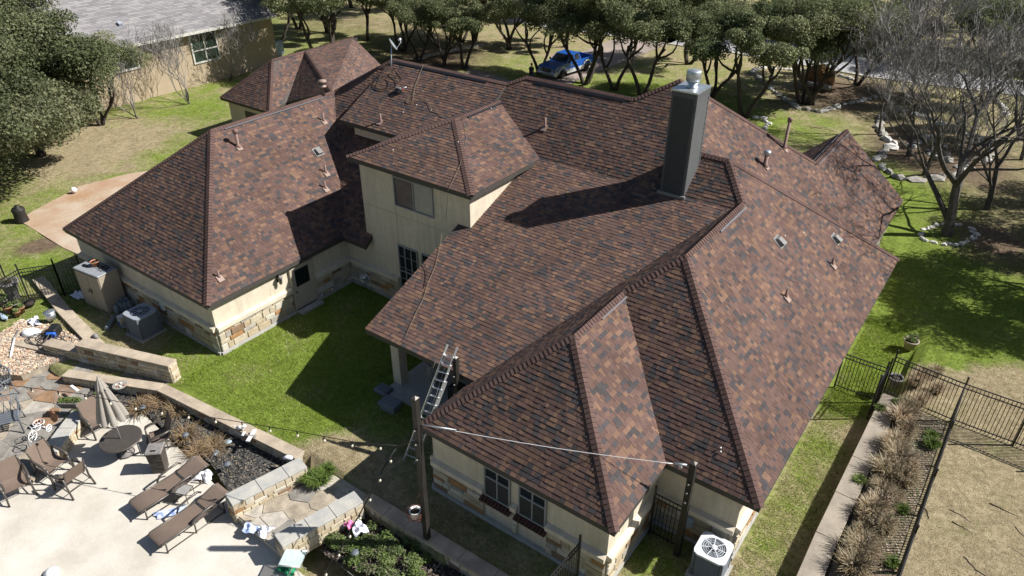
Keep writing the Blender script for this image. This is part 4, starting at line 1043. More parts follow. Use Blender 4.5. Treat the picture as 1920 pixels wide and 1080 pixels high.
DB=[quads_mesh('twiggy_blades',*blades(170,.5,.42,s,[(.30,.20,.11),(.36,.27,.17),(.22,.16,.11)],.009,.6,1.3),M['blade']) for s in (6,7)]
for i,(x_,y_) in enumerate([(285,755),(300,760),(335,775),(265,770),(395,835),(405,845),(372,850),(350,820)]):
    t=link('dead_plant',DB[i%2]); t.location=P(x_,y_,-.34); t.rotation_euler=(0,0,i*1.1); s_=rr.uniform(.7,1.1); t.scale=(s_,s_,s_*.9); tag(t,'dead brown twiggy plant in the mulch bed','dead plant','dead plants in the mulch bed')
GREEN=[(.09,.14,.035),(.135,.195,.055),(.19,.24,.095),(.07,.10,.035),(.21,.19,.14)]
def shrub(px,py,z,R,n,seed,label,group,pal=GREEN,size=.034,name='shrub'):
    r=random.Random(seed); c=[(r.uniform(-R,R),r.uniform(-R,R),r.uniform(.05,R*.8)) for _ in range(9)]
    me=leaf_cloud(name+'_leaves',c,[R*.5]*9,n,size,seed,pal); t=link(name,me); t.location=P(px,py,z); t.scale=(1,1,.62); return tag(t,label,'shrub',group)
for i,(x_,y_,R_) in enumerate([(640,1000,.38),(668,1012,.4),(700,1005,.42),(725,1030,.42),(690,1045,.45),(740,1060,.45),(765,1040,.4),(650,1030,.38),(790,1070,.42),(625,1012,.3),(655,975,.28),(720,1075,.4)]):
    shrub(x_,y_,-.32,R_,1500,40+i,'low leafy green shrub in the bed under the cream coping','low shrubs in the lower bed')
for i,(x_,y_) in enumerate([(190,740),(180,752),(165,758),(145,775),(135,780),(150,768),(200,745)]): shrub(x_,y_,-.33,.22,420,60+i,'small green plant in the bed behind the folded umbrella','small plants behind the umbrella',size=.04)
for i,(x_,y_) in enumerate([(340,768),(352,776),(362,782),(380,790)]): shrub(x_,y_,-.33,.12,120,70+i,'tiny green sprout along the shaded retaining wall','sprouts along the retaining wall',size=.035)
# rocks
def rockline(name,label,pts,z,size,seed,closed=False,mats=('rockwhite','rockgrey'),wob=.12,cat='rock border'):
    r=random.Random(seed); c=sum(pts,V(0,0,0))/len(pts); t=thing(name,label,cat,(c.x,c.y,0)); P_=pts+[pts[0]] if closed else pts
    carry=0
    for i in range(len(P_)-1):
        a,b=P_[i],P_[i+1]; L=(b-a).length; x=carry
        while x<L:
            w=size*r.uniform(.6,1.5); q=a.lerp(b,min(1,(x+w/2)/L)); mb=MB(); mb.rock((q.x+r.uniform(-wob,wob),q.y+r.uniform(-wob,wob),z+size*.06),(w,w*r.uniform(.4,.75),size*r.uniform(.25,.6)),r,rot=math.atan2((b-a).y,(b-a).x)+r.uniform(-.6,.6)); obj('rock',mb,M[r.choice(mats)],t,True); x+=w*.72
        carry=x-L
def loop(cx,cy,rx,ry,n=28): return [P(cx+rx*math.cos(2*math.pi*i/n),cy+ry*math.sin(2*math.pi*i/n)) for i in range(n)]
rockline('rock_ring','ring of white rocks around the tall bare tree',loop(1778,440,50,19),0,.42,1,True,('rockwhite',))
P_l=lambda L:[P(*q) for q in L]
rockline('rock_border','grey rock border curving in front of the rust boulder',P_l([(1405,135),(1425,150),(1460,178),(1495,203),(1535,211),(1572,200),(1612,190),(1640,182)]),0,.8,2)
rockline('rock_border','long grey rock border around the bare-tree bed',P_l([(1655,215),(1648,240),(1662,262),(1678,272),(1660,285),(1645,298),(1660,320),(1685,335),(1720,338),(1760,335),(1795,328),(1820,318)]),0,1.0,3,mats=('rockgrey','rockgrey','rockwhite'))
rockline('rock_border','pale rocks closing the back of the bare-tree bed',P_l([(1660,205),(1700,210),(1745,225),(1790,242),(1840,262),(1860,275),(1850,300)]),0,.9,4)
rockline('rock_border','white rocks under the oak behind the back right hip',P_l([(1405,220),(1430,222),(1442,232),(1435,242)]),0,.6,5,mats=('rockwhite',))
rockline('rock_border','white rocks by the road at the left of the boulder bed',P_l([(1403,138),(1415,132),(1430,128),(1500,132),(1560,138),(1600,150)]),0,.8,6,mats=('rockwhite',))
rockline('rock_border','white rocks near the road on the right',P_l([(1820,185),(1860,188),(1880,200),(1885,215)]),0,.8,7,mats=('rockwhite',))
rockline('rock_border','scattered grey stones inside the bare-tree bed',P_l([(1715,295),(1735,262),(1760,303),(1790,308),(1830,300)]),0,.7,8,wob=1.0)
t=MB(); t.rock((*P(1533,160)[:2],.9),(3.0,2.0,2.2),random.Random(4)); tag(obj('boulder',t,M['rockrust']),'big rust-brown boulder in the far rock bed','boulder')
t=MB(); t.box(P(1532,166)+V(0,-.6,.45),(2.6,.8,.3),bev=.06); tag(obj('stone_bench',t,M['rockgrey']),'flat grey stone slab in front of the rust boulder','stone bench')
pe=[P(785,114),P(805,105),P(835,99),P(870,92),(P(905,86))]
mb=MB()
for i in range(4): mb.bar(pe[i]+V(0,0,.08),pe[i+1]+V(0,0,.08),.35,.25)
tag(obj('bed_edging',mb,M['edging']),'curved pale edging between the oak bed and dry grass','edging')
# ------------------------------------------------------------------ iron fences
PK={}
def picket_mesh(h,mt='iron',r=.011):
    k=(round(h,2),mt)
    if k not in PK:
        mb=MB(); mb.box((0,0,h/2),(r*2,r*2,h)); PK[k]=mesh_of('picket',mb,M[mt])
    return PK[k]
def fence(label,a,b,H,z,step=.125,posts=(True,True),name='iron_fence',cat='fence',midposts=(),rails=(.98,.88,.08),pw=.06,group='black iron fences'):
    a,b=V(a[0],a[1],z),V(b[0],b[1],z); t=thing(name,label,cat,tuple(a),0,group); d=(b-a).normalized(); L=(b-a).length
    for q in rails:
        mb=MB(); mb.bar(a+V(0,0,H*q),b+V(0,0,H*q),.035,.035); obj('rail',mb,M['iron'],t,True)
    n=int(L/step); pm=picket_mesh(H*.96)
    for i in range(1,n): 
        o=link('picket',pm,t); o.location=d*(i*step)+V(0,0,.03)
    pl=[a] if posts[0] else []; pl+=[b] if posts[1] else []; pl+=[a+d*m for m in midposts]
    for q in pl:
        mb=MB(); mb.box(q+V(0,0,H*.54),(pw,pw,H*1.08+.1)); o=obj('post',mb,M['iron'],t,True)
        c=MB(); c.lathe([(.0,0),(.03,.01),(.045,.05),(.03,.09),(0,.1)],q+V(0,0,H*1.08+.05),8); obj('ball_cap',c,M['iron'],o,True)
    return t
FC=V(12.72,23.3,.5)
fence('black iron fence crossing the right bed from gate to corner post',(10.3,23.55),FC,1.85,.46)
fence('black iron fence running out of the picture at the right',FC,(18.2,23.2),1.85,.46,posts=(False,True),midposts=(2.05,4.2))
fence('black iron fence seen edge-on along the right planting bed',FC,(12.45,6.0),1.85,.46,posts=(False,True),midposts=(2.9,5.6,8.3,11.0,14))
fence('black iron fence between the right roof eave and the gate post',(8.55,23.45),(10.15,23.45),1.75,0)
fence('short black iron gate folded open at the right lawn',(10.22,23.5),(10.12,22.2),1.9,0.0,name='iron_gate',cat='gate')
fl0,fl1,fl2=P(58,560),P(128,560),P(163,530)
fence('black iron fence at the left between path and urn planter',P(57,565),P(122,555),1.8,0); fence('black iron gate beside the tall resin cabinet',P(122,555),P(165,545),1.8,0,name='iron_gate',cat='gate')
fence('black iron fence leaving the picture at the left edge',P(57,565),P(-60,640),1.8,0,posts=(False,True)); fence('black iron fence panel behind the urn planter at the left edge',P(18,540),P(-80,560),1.8,0)
fence('black iron fence at the bottom in front of the wing corner',V(4.9,9.3,0),V(4.7,5.0,0),1.95,0,midposts=(2.2,))
fence('black iron gate in the dark recess beside the steel post',V(5.8,12.3,0),V(6.75,12.3,0),1.9,0,name='iron_gate',cat='gate')
# ------------------------------------------------------------------ steel posts, cables, string lights
def steelpost(label,p,z0,z1,w=.15):
    t=thing('steel_post',label,'post',(p[0],p[1],z0)); mb=MB(); mb.box((0,0,(z1-z0)/2),(w,w,z1-z0)); obj('shaft',mb,M['post'],t)
    c=MB(); c.add([V(-w/2,-w/2,z1-z0),V(w/2,-w/2,z1-z0),V(w/2,w/2,z1-z0),V(-w/2,w/2,z1-z0),V(0,0,z1-z0+.06)],[(0,1,4),(1,2,4),(2,3,4),(3,0,4)]); obj('cap',c,M['bronze'],t)
    for k,h in enumerate((.62,.72,.81)):
        b=MB(); b.tube([V(0,-w/2-.02,(z1-z0)*h),V(0,-w/2-.09,(z1-z0)*h)],.03,8); obj('eye_bolt',b,M['ventbox'],t)
pA=V(.2,7.88,0); zA=HZ(pA,746); steelpost('tall bronze steel post standing at the coping beside the hanging basket',pA,0,zA,.17)
pB=V(6.86,12.1,0); zB_=HZ(pB,868); steelpost('bronze steel post in the shade by the white-topped air conditioner',pB,0,zB_,.18)
pC=V(-1.75,11.85,0); zC_=HZ(pC,670); steelpost('bronze steel post at the porch beside the ladder',pC,0,zC_,.15)
c0=V(pA.x,pA.y,HZ(pA,795)); c1=V(pB.x,pB.y,HZ(pB,874))
t=thing('shade_sail_cable','taut steel cable stretched between two bronze posts over the roof corner','cable',tuple(c0)); mb=MB(); pts=[c0.lerp(c1,i/8)-V(0,0,.12*math.sin(math.pi*i/8)) for i in range(9)]; mb.tube(pts,.011,5); obj('wire',mb,M['steelcable'],t,True)
mb=MB(); mb.tube([c0.lerp(c1,.01),c0.lerp(c1,.14)],.02,6); obj('turnbuckle',mb,M['galv'],t,True); mb=MB(); mb.tube([c0.lerp(c1,.93),c0.lerp(c1,.99)],.035,6); obj('turnbuckle',mb,M['galv'],t,True)
mb=MB(); mb.tube([c0.lerp(c1,.96)-V(0,0,.0),c0.lerp(c1,.955)-V(0,0,.1)],[.02,.07],8); obj('lamp',mb,M['white'],t,True)
def strand(label,pts,n,bulb=True,r=.012,mt='cable'):
    t=thing('string_lights',label,'string lights',tuple(pts[0]),0,'string lights over the patio'); mb=MB(); mb.tube(pts,r,5); obj('cable',mb,M[mt],t,True)
    seg=[(pts[i+1]-pts[i]).length for i in range(len(pts)-1)]; tot=sum(seg)
    for k in range(n):
        x=tot*(k+.6)/n; i=0
        while i<len(seg)-1 and x>seg[i]: x-=seg[i]; i+=1
        q=pts[i].lerp(pts[i+1],min(1,x/seg[i])); s=MB(); s.tube([q,q-V(0,0,.12)],.022,6); so=obj('socket',s,M['cable'],t,True)
        b=MB(); b.lathe([(0,-.11),(.03,-.10),(.042,-.06),(.03,-.01),(.018,0)],q-V(0,0,.12),8); obj('bulb',b,M['bulb'],so,True)
J=P(745,836,3.75); eA=V(pA.x,pA.y-.09,HZ(pA,824))
mb=MB(); mb.tube([eA,J],.012,5); tag(obj('light_tether',mb,M['cable']),'short cable tying the string lights to the tall steel post','cable')
strand('string lights crossing the mulch bed and folded umbrella to the left',[J,P(660,828,3.45),P(540,806,3.2),P(400,783,3.1),P(265,762,3.05),P(150,738,3.05),P(30,724,3.1),P(-120,700,3.4)],17)
strand('string lights running down past the hanging basket into the shrub bed',[J,P(722,872,3.3),P(690,935,2.5),P(668,975,1.9),P(640,1025,1.2),P(600,1085,.6)],7,r=.02)
# hanging basket
hb=P(778,958,1.35); t=thing('hanging_basket','wire hanging basket with a white pot beside the tall post','hanging basket',tuple(hb))
mb=MB()
for k in range(14):
    a=2*math.pi*k/14; mb.tube([V(math.cos(a)*.26,math.sin(a)*.26,.0),V(math.cos(a)*.24,math.sin(a)*.24,-.22),V(math.cos(a)*.1,math.sin(a)*.1,-.38)],.007,4)
for z_,r_ in ((0,.26),(-.12,.25),(-.24,.23)): mb.tube([V(math.cos(2*math.pi*i/18)*r_,math.sin(2*math.pi*i/18)*r_,z_) for i in range(19)],.01,4)
mb.tube([V(-.1,.1,0),V(-.06,.2,.35),V(0,.3,.55)],.008,4); mb.tube([V(.2,.1,0),V(.1,.25,.35),V(0,.3,.55)],.008,4)
obj('wire_basket',mb,mat('rusty_wire',(.16,.06,.045),.7),t)
mb=MB(); mb.lathe([(0,-.25),(.14,-.25),(.17,.02),(.19,.04),(.165,.04),(.15,-.04),(0,-.04)],(0,0,0),16); obj('pot',mb,M['white'],t)
mb=MB(); mb.lathe([(0,-.01),(.15,-.03)],(0,0,0),12); obj('soil',mb,M['soil'],t)
mb=MB(); q=V(pA.x-hb.x,pA.y-hb.y,.62); mb.tube([q,q.lerp(V(0,.3,.55),.5)+V(0,0,.12),V(0,.3,.55)],.014,5); obj('hook',mb,M['iron'],t)

mb=MB(); r_=random.Random(31)
for k in range(9):
    q=P(r_.uniform(1720,1915),r_.uniform(930,1075),.47); a=r_.uniform(-1.2,.2); pts=[q]
    for i in range(6): a+=r_.uniform(-.5,.5); q=q+V(math.cos(a),-abs(math.sin(a))*.6,0)*.16; pts.append(q)
    mb.tube([p+V(0,0,.012) for p in pts],[.022,.02,.018,.015,.012,.01,.006],5)
tag(obj('roots',mb,M['bark']),kind='stuff')

for a_,b_ in ((P(600,1030,-.396),P(700,1110,-.396)),):
    mb=MB(); mb.bar(a_,b_,.018,.004); tag(obj('patio_joint',mb,M['ventbox']),kind='structure')
sheet('bed_soil',[(10.95,7.0),(12.4,7.0),(12.6,23.1),(10.95,23.1)],.515,mat('bed_soil',(.20,.16,.115),.95,.3,3,col2=(.11,.085,.06),bump=.7,bscale=22,fine=.25,fscale=30))
pebbles('bed_litter',[(11.0,8.0),(12.4,8.0),(12.6,23.1),(11.0,23.1)],.52,5200,.038,41,[(.30,.25,.17),(.22,.17,.11),(.36,.31,.23),(.14,.11,.08),(.11,.15,.05)],.3)
# ------------------------------------------------------------------ patio furniture
rng=random.Random(99)
ZP=-.4
def chair_parts(t):
    b=MB(); W=.27
    # sling back and seat as one curved sheet
    prof=[(-.24,.40),(-.05,.385),(.14,.40),(.22,.46),(.30,.66),(.385,.88),(.43,1.0)]
    def sl(pr,name):
        q=MB(); vs=[]
        for y,z in pr: vs+=[V(-W,y,z),V(W,y,z)]
        n=len(pr); q.add(vs+[v-V(0,0,.012) for v in vs],[(2*i,2*i+1,2*i+3,2*i+2) for i in range(n-1)]+[(2*n+2*i,2*n+2*i+2,2*n+2*i+3,2*n+2*i+1) for i in range(n-1)],None,True); obj(name,q,M['sling'],t)
    sl(prof[:4],'seat'); sl(prof[3:],'backrest')
    for s in (-1,1):
        q=MB(); q.tube([V(s*(W+.01),y,z) for y,z in prof],.023,6); obj('side_rail',q,M['bronze'],t)
        q=MB(); q.tube([V(s*(W+.05),.30,.72),V(s*(W+.06),.1,.68),V(s*(W+.06),-.15,.66),V(s*(W+.06),-.27,.62),V(s*(W+.05),-.30,.56)],[.028,.04,.042,.04,.028],6); obj('armrest',q,M['bronze'],t)
        q=MB(); q.tube([V(s*(W+.05),-.30,.56),V(s*(W+.04),-.31,.3),V(s*(W+.06),-.36,0)],.026,6); obj('leg',q,M['bronze'],t)
        q=MB(); q.tube([V(s*(W+.05),.30,.72),V(s*(W+.04),.32,.35),V(s*(W+.06),.44,0)],.026,6); obj('leg',q,M['bronze'],t)
        q=MB(); q.tube([V(s*(W+.04),-.31,.2),V(s*(W+.04),.0,.28),V(s*(W+.04),.35,.2)],.019,6); obj('brace',q,M['bronze'],t)
    q=MB(); q.tube([V(-W-.04,.34,.25),V(W+.04,.34,.25)],.012,6); q.tube([V(-W,-.28,.38),V(W,-.28,.38)],.012,6); obj('stretcher',q,M['bronze'],t)
def face(px,py,qx,qy,z=ZP):
    """rotation so that local -y points from p to q"""
    a,b=P(px,py,z),P(qx,qy,z); d=b-a; return math.atan2(d.x,-d.y)
chair0=thing('sling_chair','brown sling patio chair at the left edge, facing the camera','chair',tuple(P(38,925,ZP)),face(38,925,60,975),'brown sling patio chairs'); chair_parts(chair0); chair0.scale=(1.28,1.25,1.22)
for px,py,qx,qy,lb in ((105,888,165,915,'brown sling patio chair in front of the white ornament, middle of the trio'),(140,912,100,890,'brown sling patio chair with its back to the camera, near the low chair trio'),
   (190,805,225,835,'brown sling patio chair behind the folded umbrella, by the seat wall'),(305,835,265,850,'brown sling patio chair between round table and mulch bed')):
    o=dup(chair0,tuple(P(px,py,ZP)),face(px,py,qx,qy),lb)
def lounger_parts(t):
    W=.33; h=.40
    def sheet_(pr,name):
        q=MB(); vs=[]
        for y,z in pr: vs+=[V(-W,y,z),V(W,y,z)]
        n=len(pr); q.add(vs+[v-V(0,0,.012) for v in vs],[(2*i,2*i+1,2*i+3,2*i+2) for i in range(n-1)]+[(2*n+2*i,2*n+2*i+2,2*n+2*i+3,2*n+2*i+1) for i in range(n-1)],None,True); obj(name,q,M['sling'],t)
    sheet_([(-1.05,h-.06),(-.98,h),(-.5,h+.01),(.0,h),(.42,h)],'sling_bed'); sheet_([(.50,h+.01),(.8,h+.08),(1.1,h+.17),(1.2,h+.17),(1.26,h+.13)],'backrest')
    for s in (-1,1):
        q=MB(); q.tube([V(s*W,-1.05,h-.06),V(s*W,-.98,h),V(s*W,.46,h)],.028,6); q.tube([V(s*W,.46,h),V(s*W,.8,h+.08),V(s*W,1.1,h+.17),V(s*W,1.26,h+.13)],.026,6); obj('side_rail',q,M['bronze'],t)
        for y in (-.9,.0,.95):
            q=MB(); q.tube([V(s*W,y,h-.01),V(s*(W+.02),y-.03,0)],.025,6); obj('leg',q,M['bronze'],t)
        q=MB(); q.tube([V(s*(W+.02),-.93,.06),V(s*(W+.02),.92,.06)],.019,6); obj('brace',q,M['bronze'],t)
        q=MB(); q.tube([V(s*(W+.04),-.12,h),V(s*(W+.06),.0,h+.16),V(s*(W+.06),.3,h+.22),V(s*(W+.06),.62,h+.24),V(s*(W+.05),.72,h+.16)],[.028,.036,.038,.036,.028],6); obj('armrest',q,M['bronze'],t)
    q=MB()
    for y in (-.93,.46,.92): q.tube([V(-W,y,h-.03 if y<.9 else .06),V(W,y,h-.03 if y<.9 else .06)],.019,6)
    obj('crossbar',q,M['bronze'],t)
def lpos(f0,f1,lb,first=None):
    a,b=P(*f0,-.05),P(*f1,.12); d=(b-a); c=(a+b)/2; rz=math.atan2(-d.x,d.y)
    if first is None:
        t=thing('sun_lounger',lb,'sun lounger',(c.x,c.y,ZP),rz,'brown sling sun loungers'); lounger_parts(t); t.scale=(1.15,1.12,1.12); return t
    return dup(first,(c.x,c.y,ZP),rz,lb)
l0=lpos((252,955),(372,872),'brown sling sun lounger nearer the wicker bin, left of the pair')
lpos((288,1018),(412,925),'brown sling sun lounger nearer the cream landing wall, right of the pair',l0)
# small side table between the loungers
t=thing('side_table','small metal-framed side table between the two sun loungers','side table',tuple(P(350,935,ZP)),.4)
q=MB()
for sx in (-1,1):
    for sy in (-1,1):
        m=MB(); m.tube([V(sx*.2,sy*.2,0),V(sx*.2,sy*.2,.45)],.013,6); obj('leg',m,M['bronze'],t)
m=MB(); m.tube([V(-.22,-.22,.45),V(.22,-.22,.45),V(.22,.22,.45),V(-.22,.22,.45),V(-.22,-.22,.45)],.016,6); obj('frame',m,M['bronze'],t)
m=MB(); m.box((0,0,.452),(.4,.4,.012)); obj('glass_top',m,M['blind'],t)
# round table with folded umbrella
tc=P(240,865,ZP); tt=P(226,822,.36); tc=V(tt.x,tt.y,ZP)
t=thing('round_table','round slate-topped patio table under the folded umbrella','table',tuple(tc),0)
m=MB(); m.lathe([(.0,.70),(.66,.70),(.70,.72),(.70,.76),(.66,.765),(0,.76)],(0,0,0),40); obj('table_top',m,M['slate'],t)
m=MB(); m.lathe([(.70,.71),(.725,.72),(.725,.765),(.69,.77)],(0,0,0),40); obj('rim',m,M['bronze'],t)
m=MB()
for k in range(4):
    a=k*math.pi/2+.5; m.tube([V(math.cos(a)*.12,math.sin(a)*.12,.70),V(math.cos(a)*.10,math.sin(a)*.1,.3),V(math.cos(a)*.32,math.sin(a)*.32,.02)],.018,6)
m.tube([V(math.cos(2*math.pi*i/20)*.3,math.sin(2*math.pi*i/20)*.3,.05) for i in range(21)],.016,6); obj('leg_frame',m,M['bronze'],t)
m=MB(); m.lathe([(0,0),(.3,0),(.29,.05),(.06,.09),(.04,.25),(0,.25)],(0,0,0),24); ub=obj('umbrella_base',m,M['urn'],t)
top=V(tc.x,tc.y,HZ(tc,708)); t=thing('patio_umbrella','folded taupe patio umbrella standing in the round table','umbrella',tuple(tc))
hh=top.z
m=MB(); m.tube([V(0,0,.1),V(0,0,hh-.03)],.024,8); obj('pole',m,M['alu'],t)
m=MB(); n=64; rows=[(0.0,.02),(.06,.07),(.14,.16)] 
def canopy(m,levels):
    vs=[];N_=64
    for z,r,amp in levels:
        for j in range(N_):
            a=2*math.pi*j/N_; w=abs(math.sin(a*4.0))**.7; rr_=r*(1-amp*(1-w)); lz=z
            if z==levels[-1][0]: lz=z-.10*w
            vs.append(V(math.cos(a)*rr_,math.sin(a)*rr_,lz))
    k=len(levels); m.add(vs,[(i*N_+j,(i+1)*N_+j,(i+1)*N_+(j+1)%N_,i*N_+(j+1)%N_) for i in range(k-1) for j in range(N_)],None,True)
canopy(m,[(hh-.12,.09,.2),(hh-.5,.18,.42),(hh-1.0,.32,.48),(hh-1.5,.46,.48),(hh-1.78,.53,.42)]); obj('canopy',m,M['umbrella'],t)
m=MB(); canopy(m,[(hh,.015,.1),(hh-.1,.08,.2),(hh-.4,.22,.35)]); obj('canopy_vent',m,M['umbrella'],t)
m=MB(); m.lathe([(.0,hh-.02),(.03,hh),(.02,hh+.06),(0,hh+.08)],(0,0,0),8); obj('finial',m,M['umbrella'],t)
# wicker bin
t=thing('patio_bin','tall brown wicker-look patio bin beside the round table','bin',tuple(P(303,880,ZP)),.75); t.scale=(.86,.86,1.32)
m=MB(); vs=[V(x*s,y*s,z) for z,s in ((0,.24),(.72,.30)) for x,y in ((-1,-1),(1,-1),(1,1),(-1,1))]; m.add(vs,[(3,2,1,0),(4,5,6,7),(0,1,5,4),(1,2,6,5),(2,3,7,6),(3,0,4,7)]); obj('body',m,M['wicker'],t)
m=MB()
for z in (.25,.5): 
    s=.24+.06*z/.72+.006; m.tube([V(-s,-s,z),V(s,-s,z),V(s,s,z),V(-s,s,z),V(-s,-s,z)],.008,4)
obj('band',m,M['wicker'],t)
m=MB(); m.box((0,0,.76),(.66,.66,.07),bev=.03); lid=obj('lid',m,M['urn'],t); m=MB(); m.box((0,-.18,.80),(.2,.07,.03)); obj('handle',m,M['black'],lid)
# iron bench at the left
t=thing('iron_bench','dark blue wrought iron bench with lattice back at the left edge','bench',tuple(P(-12,812,-.25)),math.radians(62))
def bar_(m,a,b,r=.018): m.tube([V(*a),V(*b)],r,5)
m=MB()
for i in range(9): bar_(m,(-.75+i*.19,.3,.45),(-.6+i*.19,.42,.98),.012); bar_(m,(-.6+i*.19,.3,.45),(-.75+i*.19,.42,.98),.012)
obj('lattice_back',m,M['acgrey'],t)
m=MB(); m.tube([V(-.85,.28,.45),V(-.85,.44,1.02),V(.85,.44,1.02),V(.85,.28,.45)],.028,6); obj('back_frame',m,M['acgrey'],t)
for i in range(6):
    m=MB(); m.box((0,-.25+i*.11,.44),(1.7,.075,.022)); obj('slat',m,M['acgrey'],t)
for s in (-1,1):
    m=MB(); m.tube([V(s*.86,.36,.7),V(s*.88,-.1,.68),V(s*.88,-.35,.6),V(s*.86,-.3,.4),V(s*.88,-.42,0)],.025,6); obj('armrest',m,M['acgrey'],t)
    m=MB(); m.tube([V(s*.85,.3,.45),V(s*.86,.42,0)],.022,6); obj('leg',m,M['acgrey'],t)
m=MB(); bar_(m,(-.85,.0,.2),(.85,.0,.2),.012); obj('stretcher',m,M['acgrey'],t)
t.scale=(1.2,1.2,1.2)
t2=dup(t,tuple(P(-14,735,-.25)),math.radians(6),'dark blue wrought iron bench by the lowest terrace wall step')
# planters and ornaments on the seat wall
q=P(135,762,.17); t=thing('planter','long grey planter with low green plant on the seat wall','planter',tuple(q),math.radians(35))
m=MB(); m.add([V(x*a,y*b,z) for z,a,b in ((0,.34,.13),(.28,.46,.19)) for x,y in ((-1,-1),(1,-1),(1,1),(-1,1))],[(3,2,1,0),(0,1,5,4),(1,2,6,5),(2,3,7,6),(3,0,4,7),(4,5,6,7)]); obj('trough',m,M['urn'],t)
link('plant',leaf_cloud('planter_leaves',[(x*.1,0,.3) for x in (-3,-2,-1,0,1,2,3)],[.15]*7,900,.035,3,GREEN),t)
q=P(103,787,.17); t=thing('clay_jug','terracotta jug lying on the seat wall','jug',tuple(q),0); m=MB(); m.lathe([(0,-.2),(.12,-.17),(.17,0),(.13,.14),(.08,.18),(.10,.24),(.07,.24),(.05,.17),(0,.15)],(0,0,.15),18,ax=(V(0,.3,.95).normalized(),V(0,1,-.3).cross(V(1,0,0)).normalized(),V(1,.2,0).normalized())); obj('body',m,M['terracotta'],t)
m=MB(); m.tube([V(-.14,.05,.2),V(-.2,.05,.33),V(.05,.05,.33)],.02,6); obj('handle',m,M['terracotta'],t)
q=P(76,800,-.25); t=thing('clay_pot','small terracotta pot on the flagstones beside the seat wall','pot',tuple(q)); m=MB(); m.lathe([(0,0),(.11,0),(.15,.24),(.165,.24),(.165,.3),(.14,.3),(.13,.2),(0,.2)],(0,0,0),18); obj('body',m,M['terracotta'],t); m=MB(); m.lathe([(0,.22),(.135,.21)],(0,0,0),12); obj('soil',m,M['soil'],t)
q=P(75,815,.17); t=thing('tricycle_planter','white wire tricycle ornament on the seat wall','ornament',tuple(q),.5)
def ring(c,r,n=18,ax='x'): return [V(c[0],c[1]+r*math.cos(2*math.pi*i/n),c[2]+r*math.sin(2*math.pi*i/n)) for i in range(n+1)]
for c,r in (((0,-.3,.2),.2),((-.22,.25,.13),.13),((.22,.25,.13),.13)):
    m=MB(); m.tube(ring(c,r),.018,5)
    for k in range(6): a=k*math.pi/3; m.tube([V(*c),V(c[0],c[1]+r*math.cos(a),c[2]+r*math.sin(a))],.009,4)
    obj('wheel',m,M['white'],t)
m=MB(); m.tube([V(0,-.3,.2),V(0,-.2,.5),V(0,.1,.35),V(-.22,.25,.13)],.018,5); m.tube([V(0,.1,.35),V(.22,.25,.13)],.018,5); m.tube([V(-.15,-.15,.55),V(0,-.2,.5),V(.15,-.15,.55)],.015,5); obj('frame',m,M['white'],t)
m=MB()
for k in range(10):
    a=2*math.pi*k/10; m.tube([V(.13*math.cos(a),.15+.13*math.sin(a),.28),V(.19*math.cos(a),.15+.19*math.sin(a),.46)],.008,4)
m.tube([V(.19*math.cos(2*math.pi*i/14),.15+.19*math.sin(2*math.pi*i/14),.46) for i in range(15)],.012,4); obj('basket',m,M['white'],t)
q=P(140,729,.16); m=MB(); m.box((0,0,.03),(.55,.12,.06),bev=.02); o=obj('white_bar',m,M['white']); o.location=q; tag(o,'short white plastic bar lying at the head of the seat wall','bar')
q=P(226,726,.16); t=thing('driftwood_bowl','shallow bowl of shells on the coping behind the umbrella','bowl',tuple(q)); m=MB(); m.lathe([(0,.02),(.2,.03),(.3,.12),(.27,.12),(0,.05)],(0,0,0),16); obj('dish',m,M['umbrella'],t)
for k in range(6): m=MB(); m.rock((rng.uniform(-.15,.15),rng.uniform(-.15,.15),.1),(.13,.1,.09),rng); obj('shell',m,M['terracotta'] if k%3==0 else M['rockwhite'],t)
# things on the retaining wall coping
def cloth(name,label,cat,px,py,z,sx,sy,h,seed,mt,rz=0):
    r=np.random.default_rng(seed); n=16; m=MB(); vs=[]; ph=r.uniform(0,6,6)
    for i in range(n):
        for j in range(n):
            u,v=i/(n-1)*2-1,j/(n-1)*2-1; rr_=1+.18*math.sin(3*math.atan2(v,u)+ph[0]); e=max(0,1-(u*u+v*v)*.55)
            z_=h*e*(.45+.3*math.sin(5*u+ph[1]+2*v)+.25*math.sin(7*v+ph[2]-2*u))
            vs.append(V(u*sx*rr_,v*sy*rr_,max(.01,z_+.02)))
    m.add(vs,[(i*n+j,i*n+j+1,(i+1)*n+j+1,(i+1)*n+j) for i in range(n-1) for j in range(n-1)],None,True)
    o=obj(name,m,mt if isinstance(mt,list) else M[mt]); o.location=P(px,py,z); o.rotation_euler=(0,0,rz); return tag(o,label,cat)
cloth('towel','crumpled white towel on the patio by the left lounger','towel',383,895,ZP,.30,.24,.25,1,'towel',.4)
cloth('towel','blue striped towel hanging between the two loungers','towel',318,962,ZP+.02,.17,.45,.14,2,'bluetowel',-.6)
cloth('towel','blue and white towel crumpled on the flagstone landing','towel',470,992,-.11,.26,.17,.16,3,'bluetowel',.3)
cloth('towel','white towel heap at the edge of the flagstone landing','towel',496,998,-.11,.2,.22,.26,4,'towel',.3)
cloth('towel','white cloth lying on the shrub bed by the coping','towel',673,991,.0,.28,.2,.24,5,'towel',-.4)
cloth('towel','pink and white cloth at the corner of the shrub bed','towel',655,985,.0,.13,.13,.2,6,'pinktowel',0)
q=P(540,862,.14); m=MB(); m.tube([V(-.16,0,.07),V(-.05,.02,.09),V(.1,0,.1),V(.17,0,.06)],[.05,.08,.09,.05],8); o=obj('shoe',m,M['towel']); o.location=q; o.rotation_euler=(0,0,.6); tag(o,'white shoe on the coping end beside the cream wall','shoe')
q=P(452,806,.14); t=thing('cat_figurine','white animal figurine on the coping of the retaining wall','figurine',tuple(q),.5)
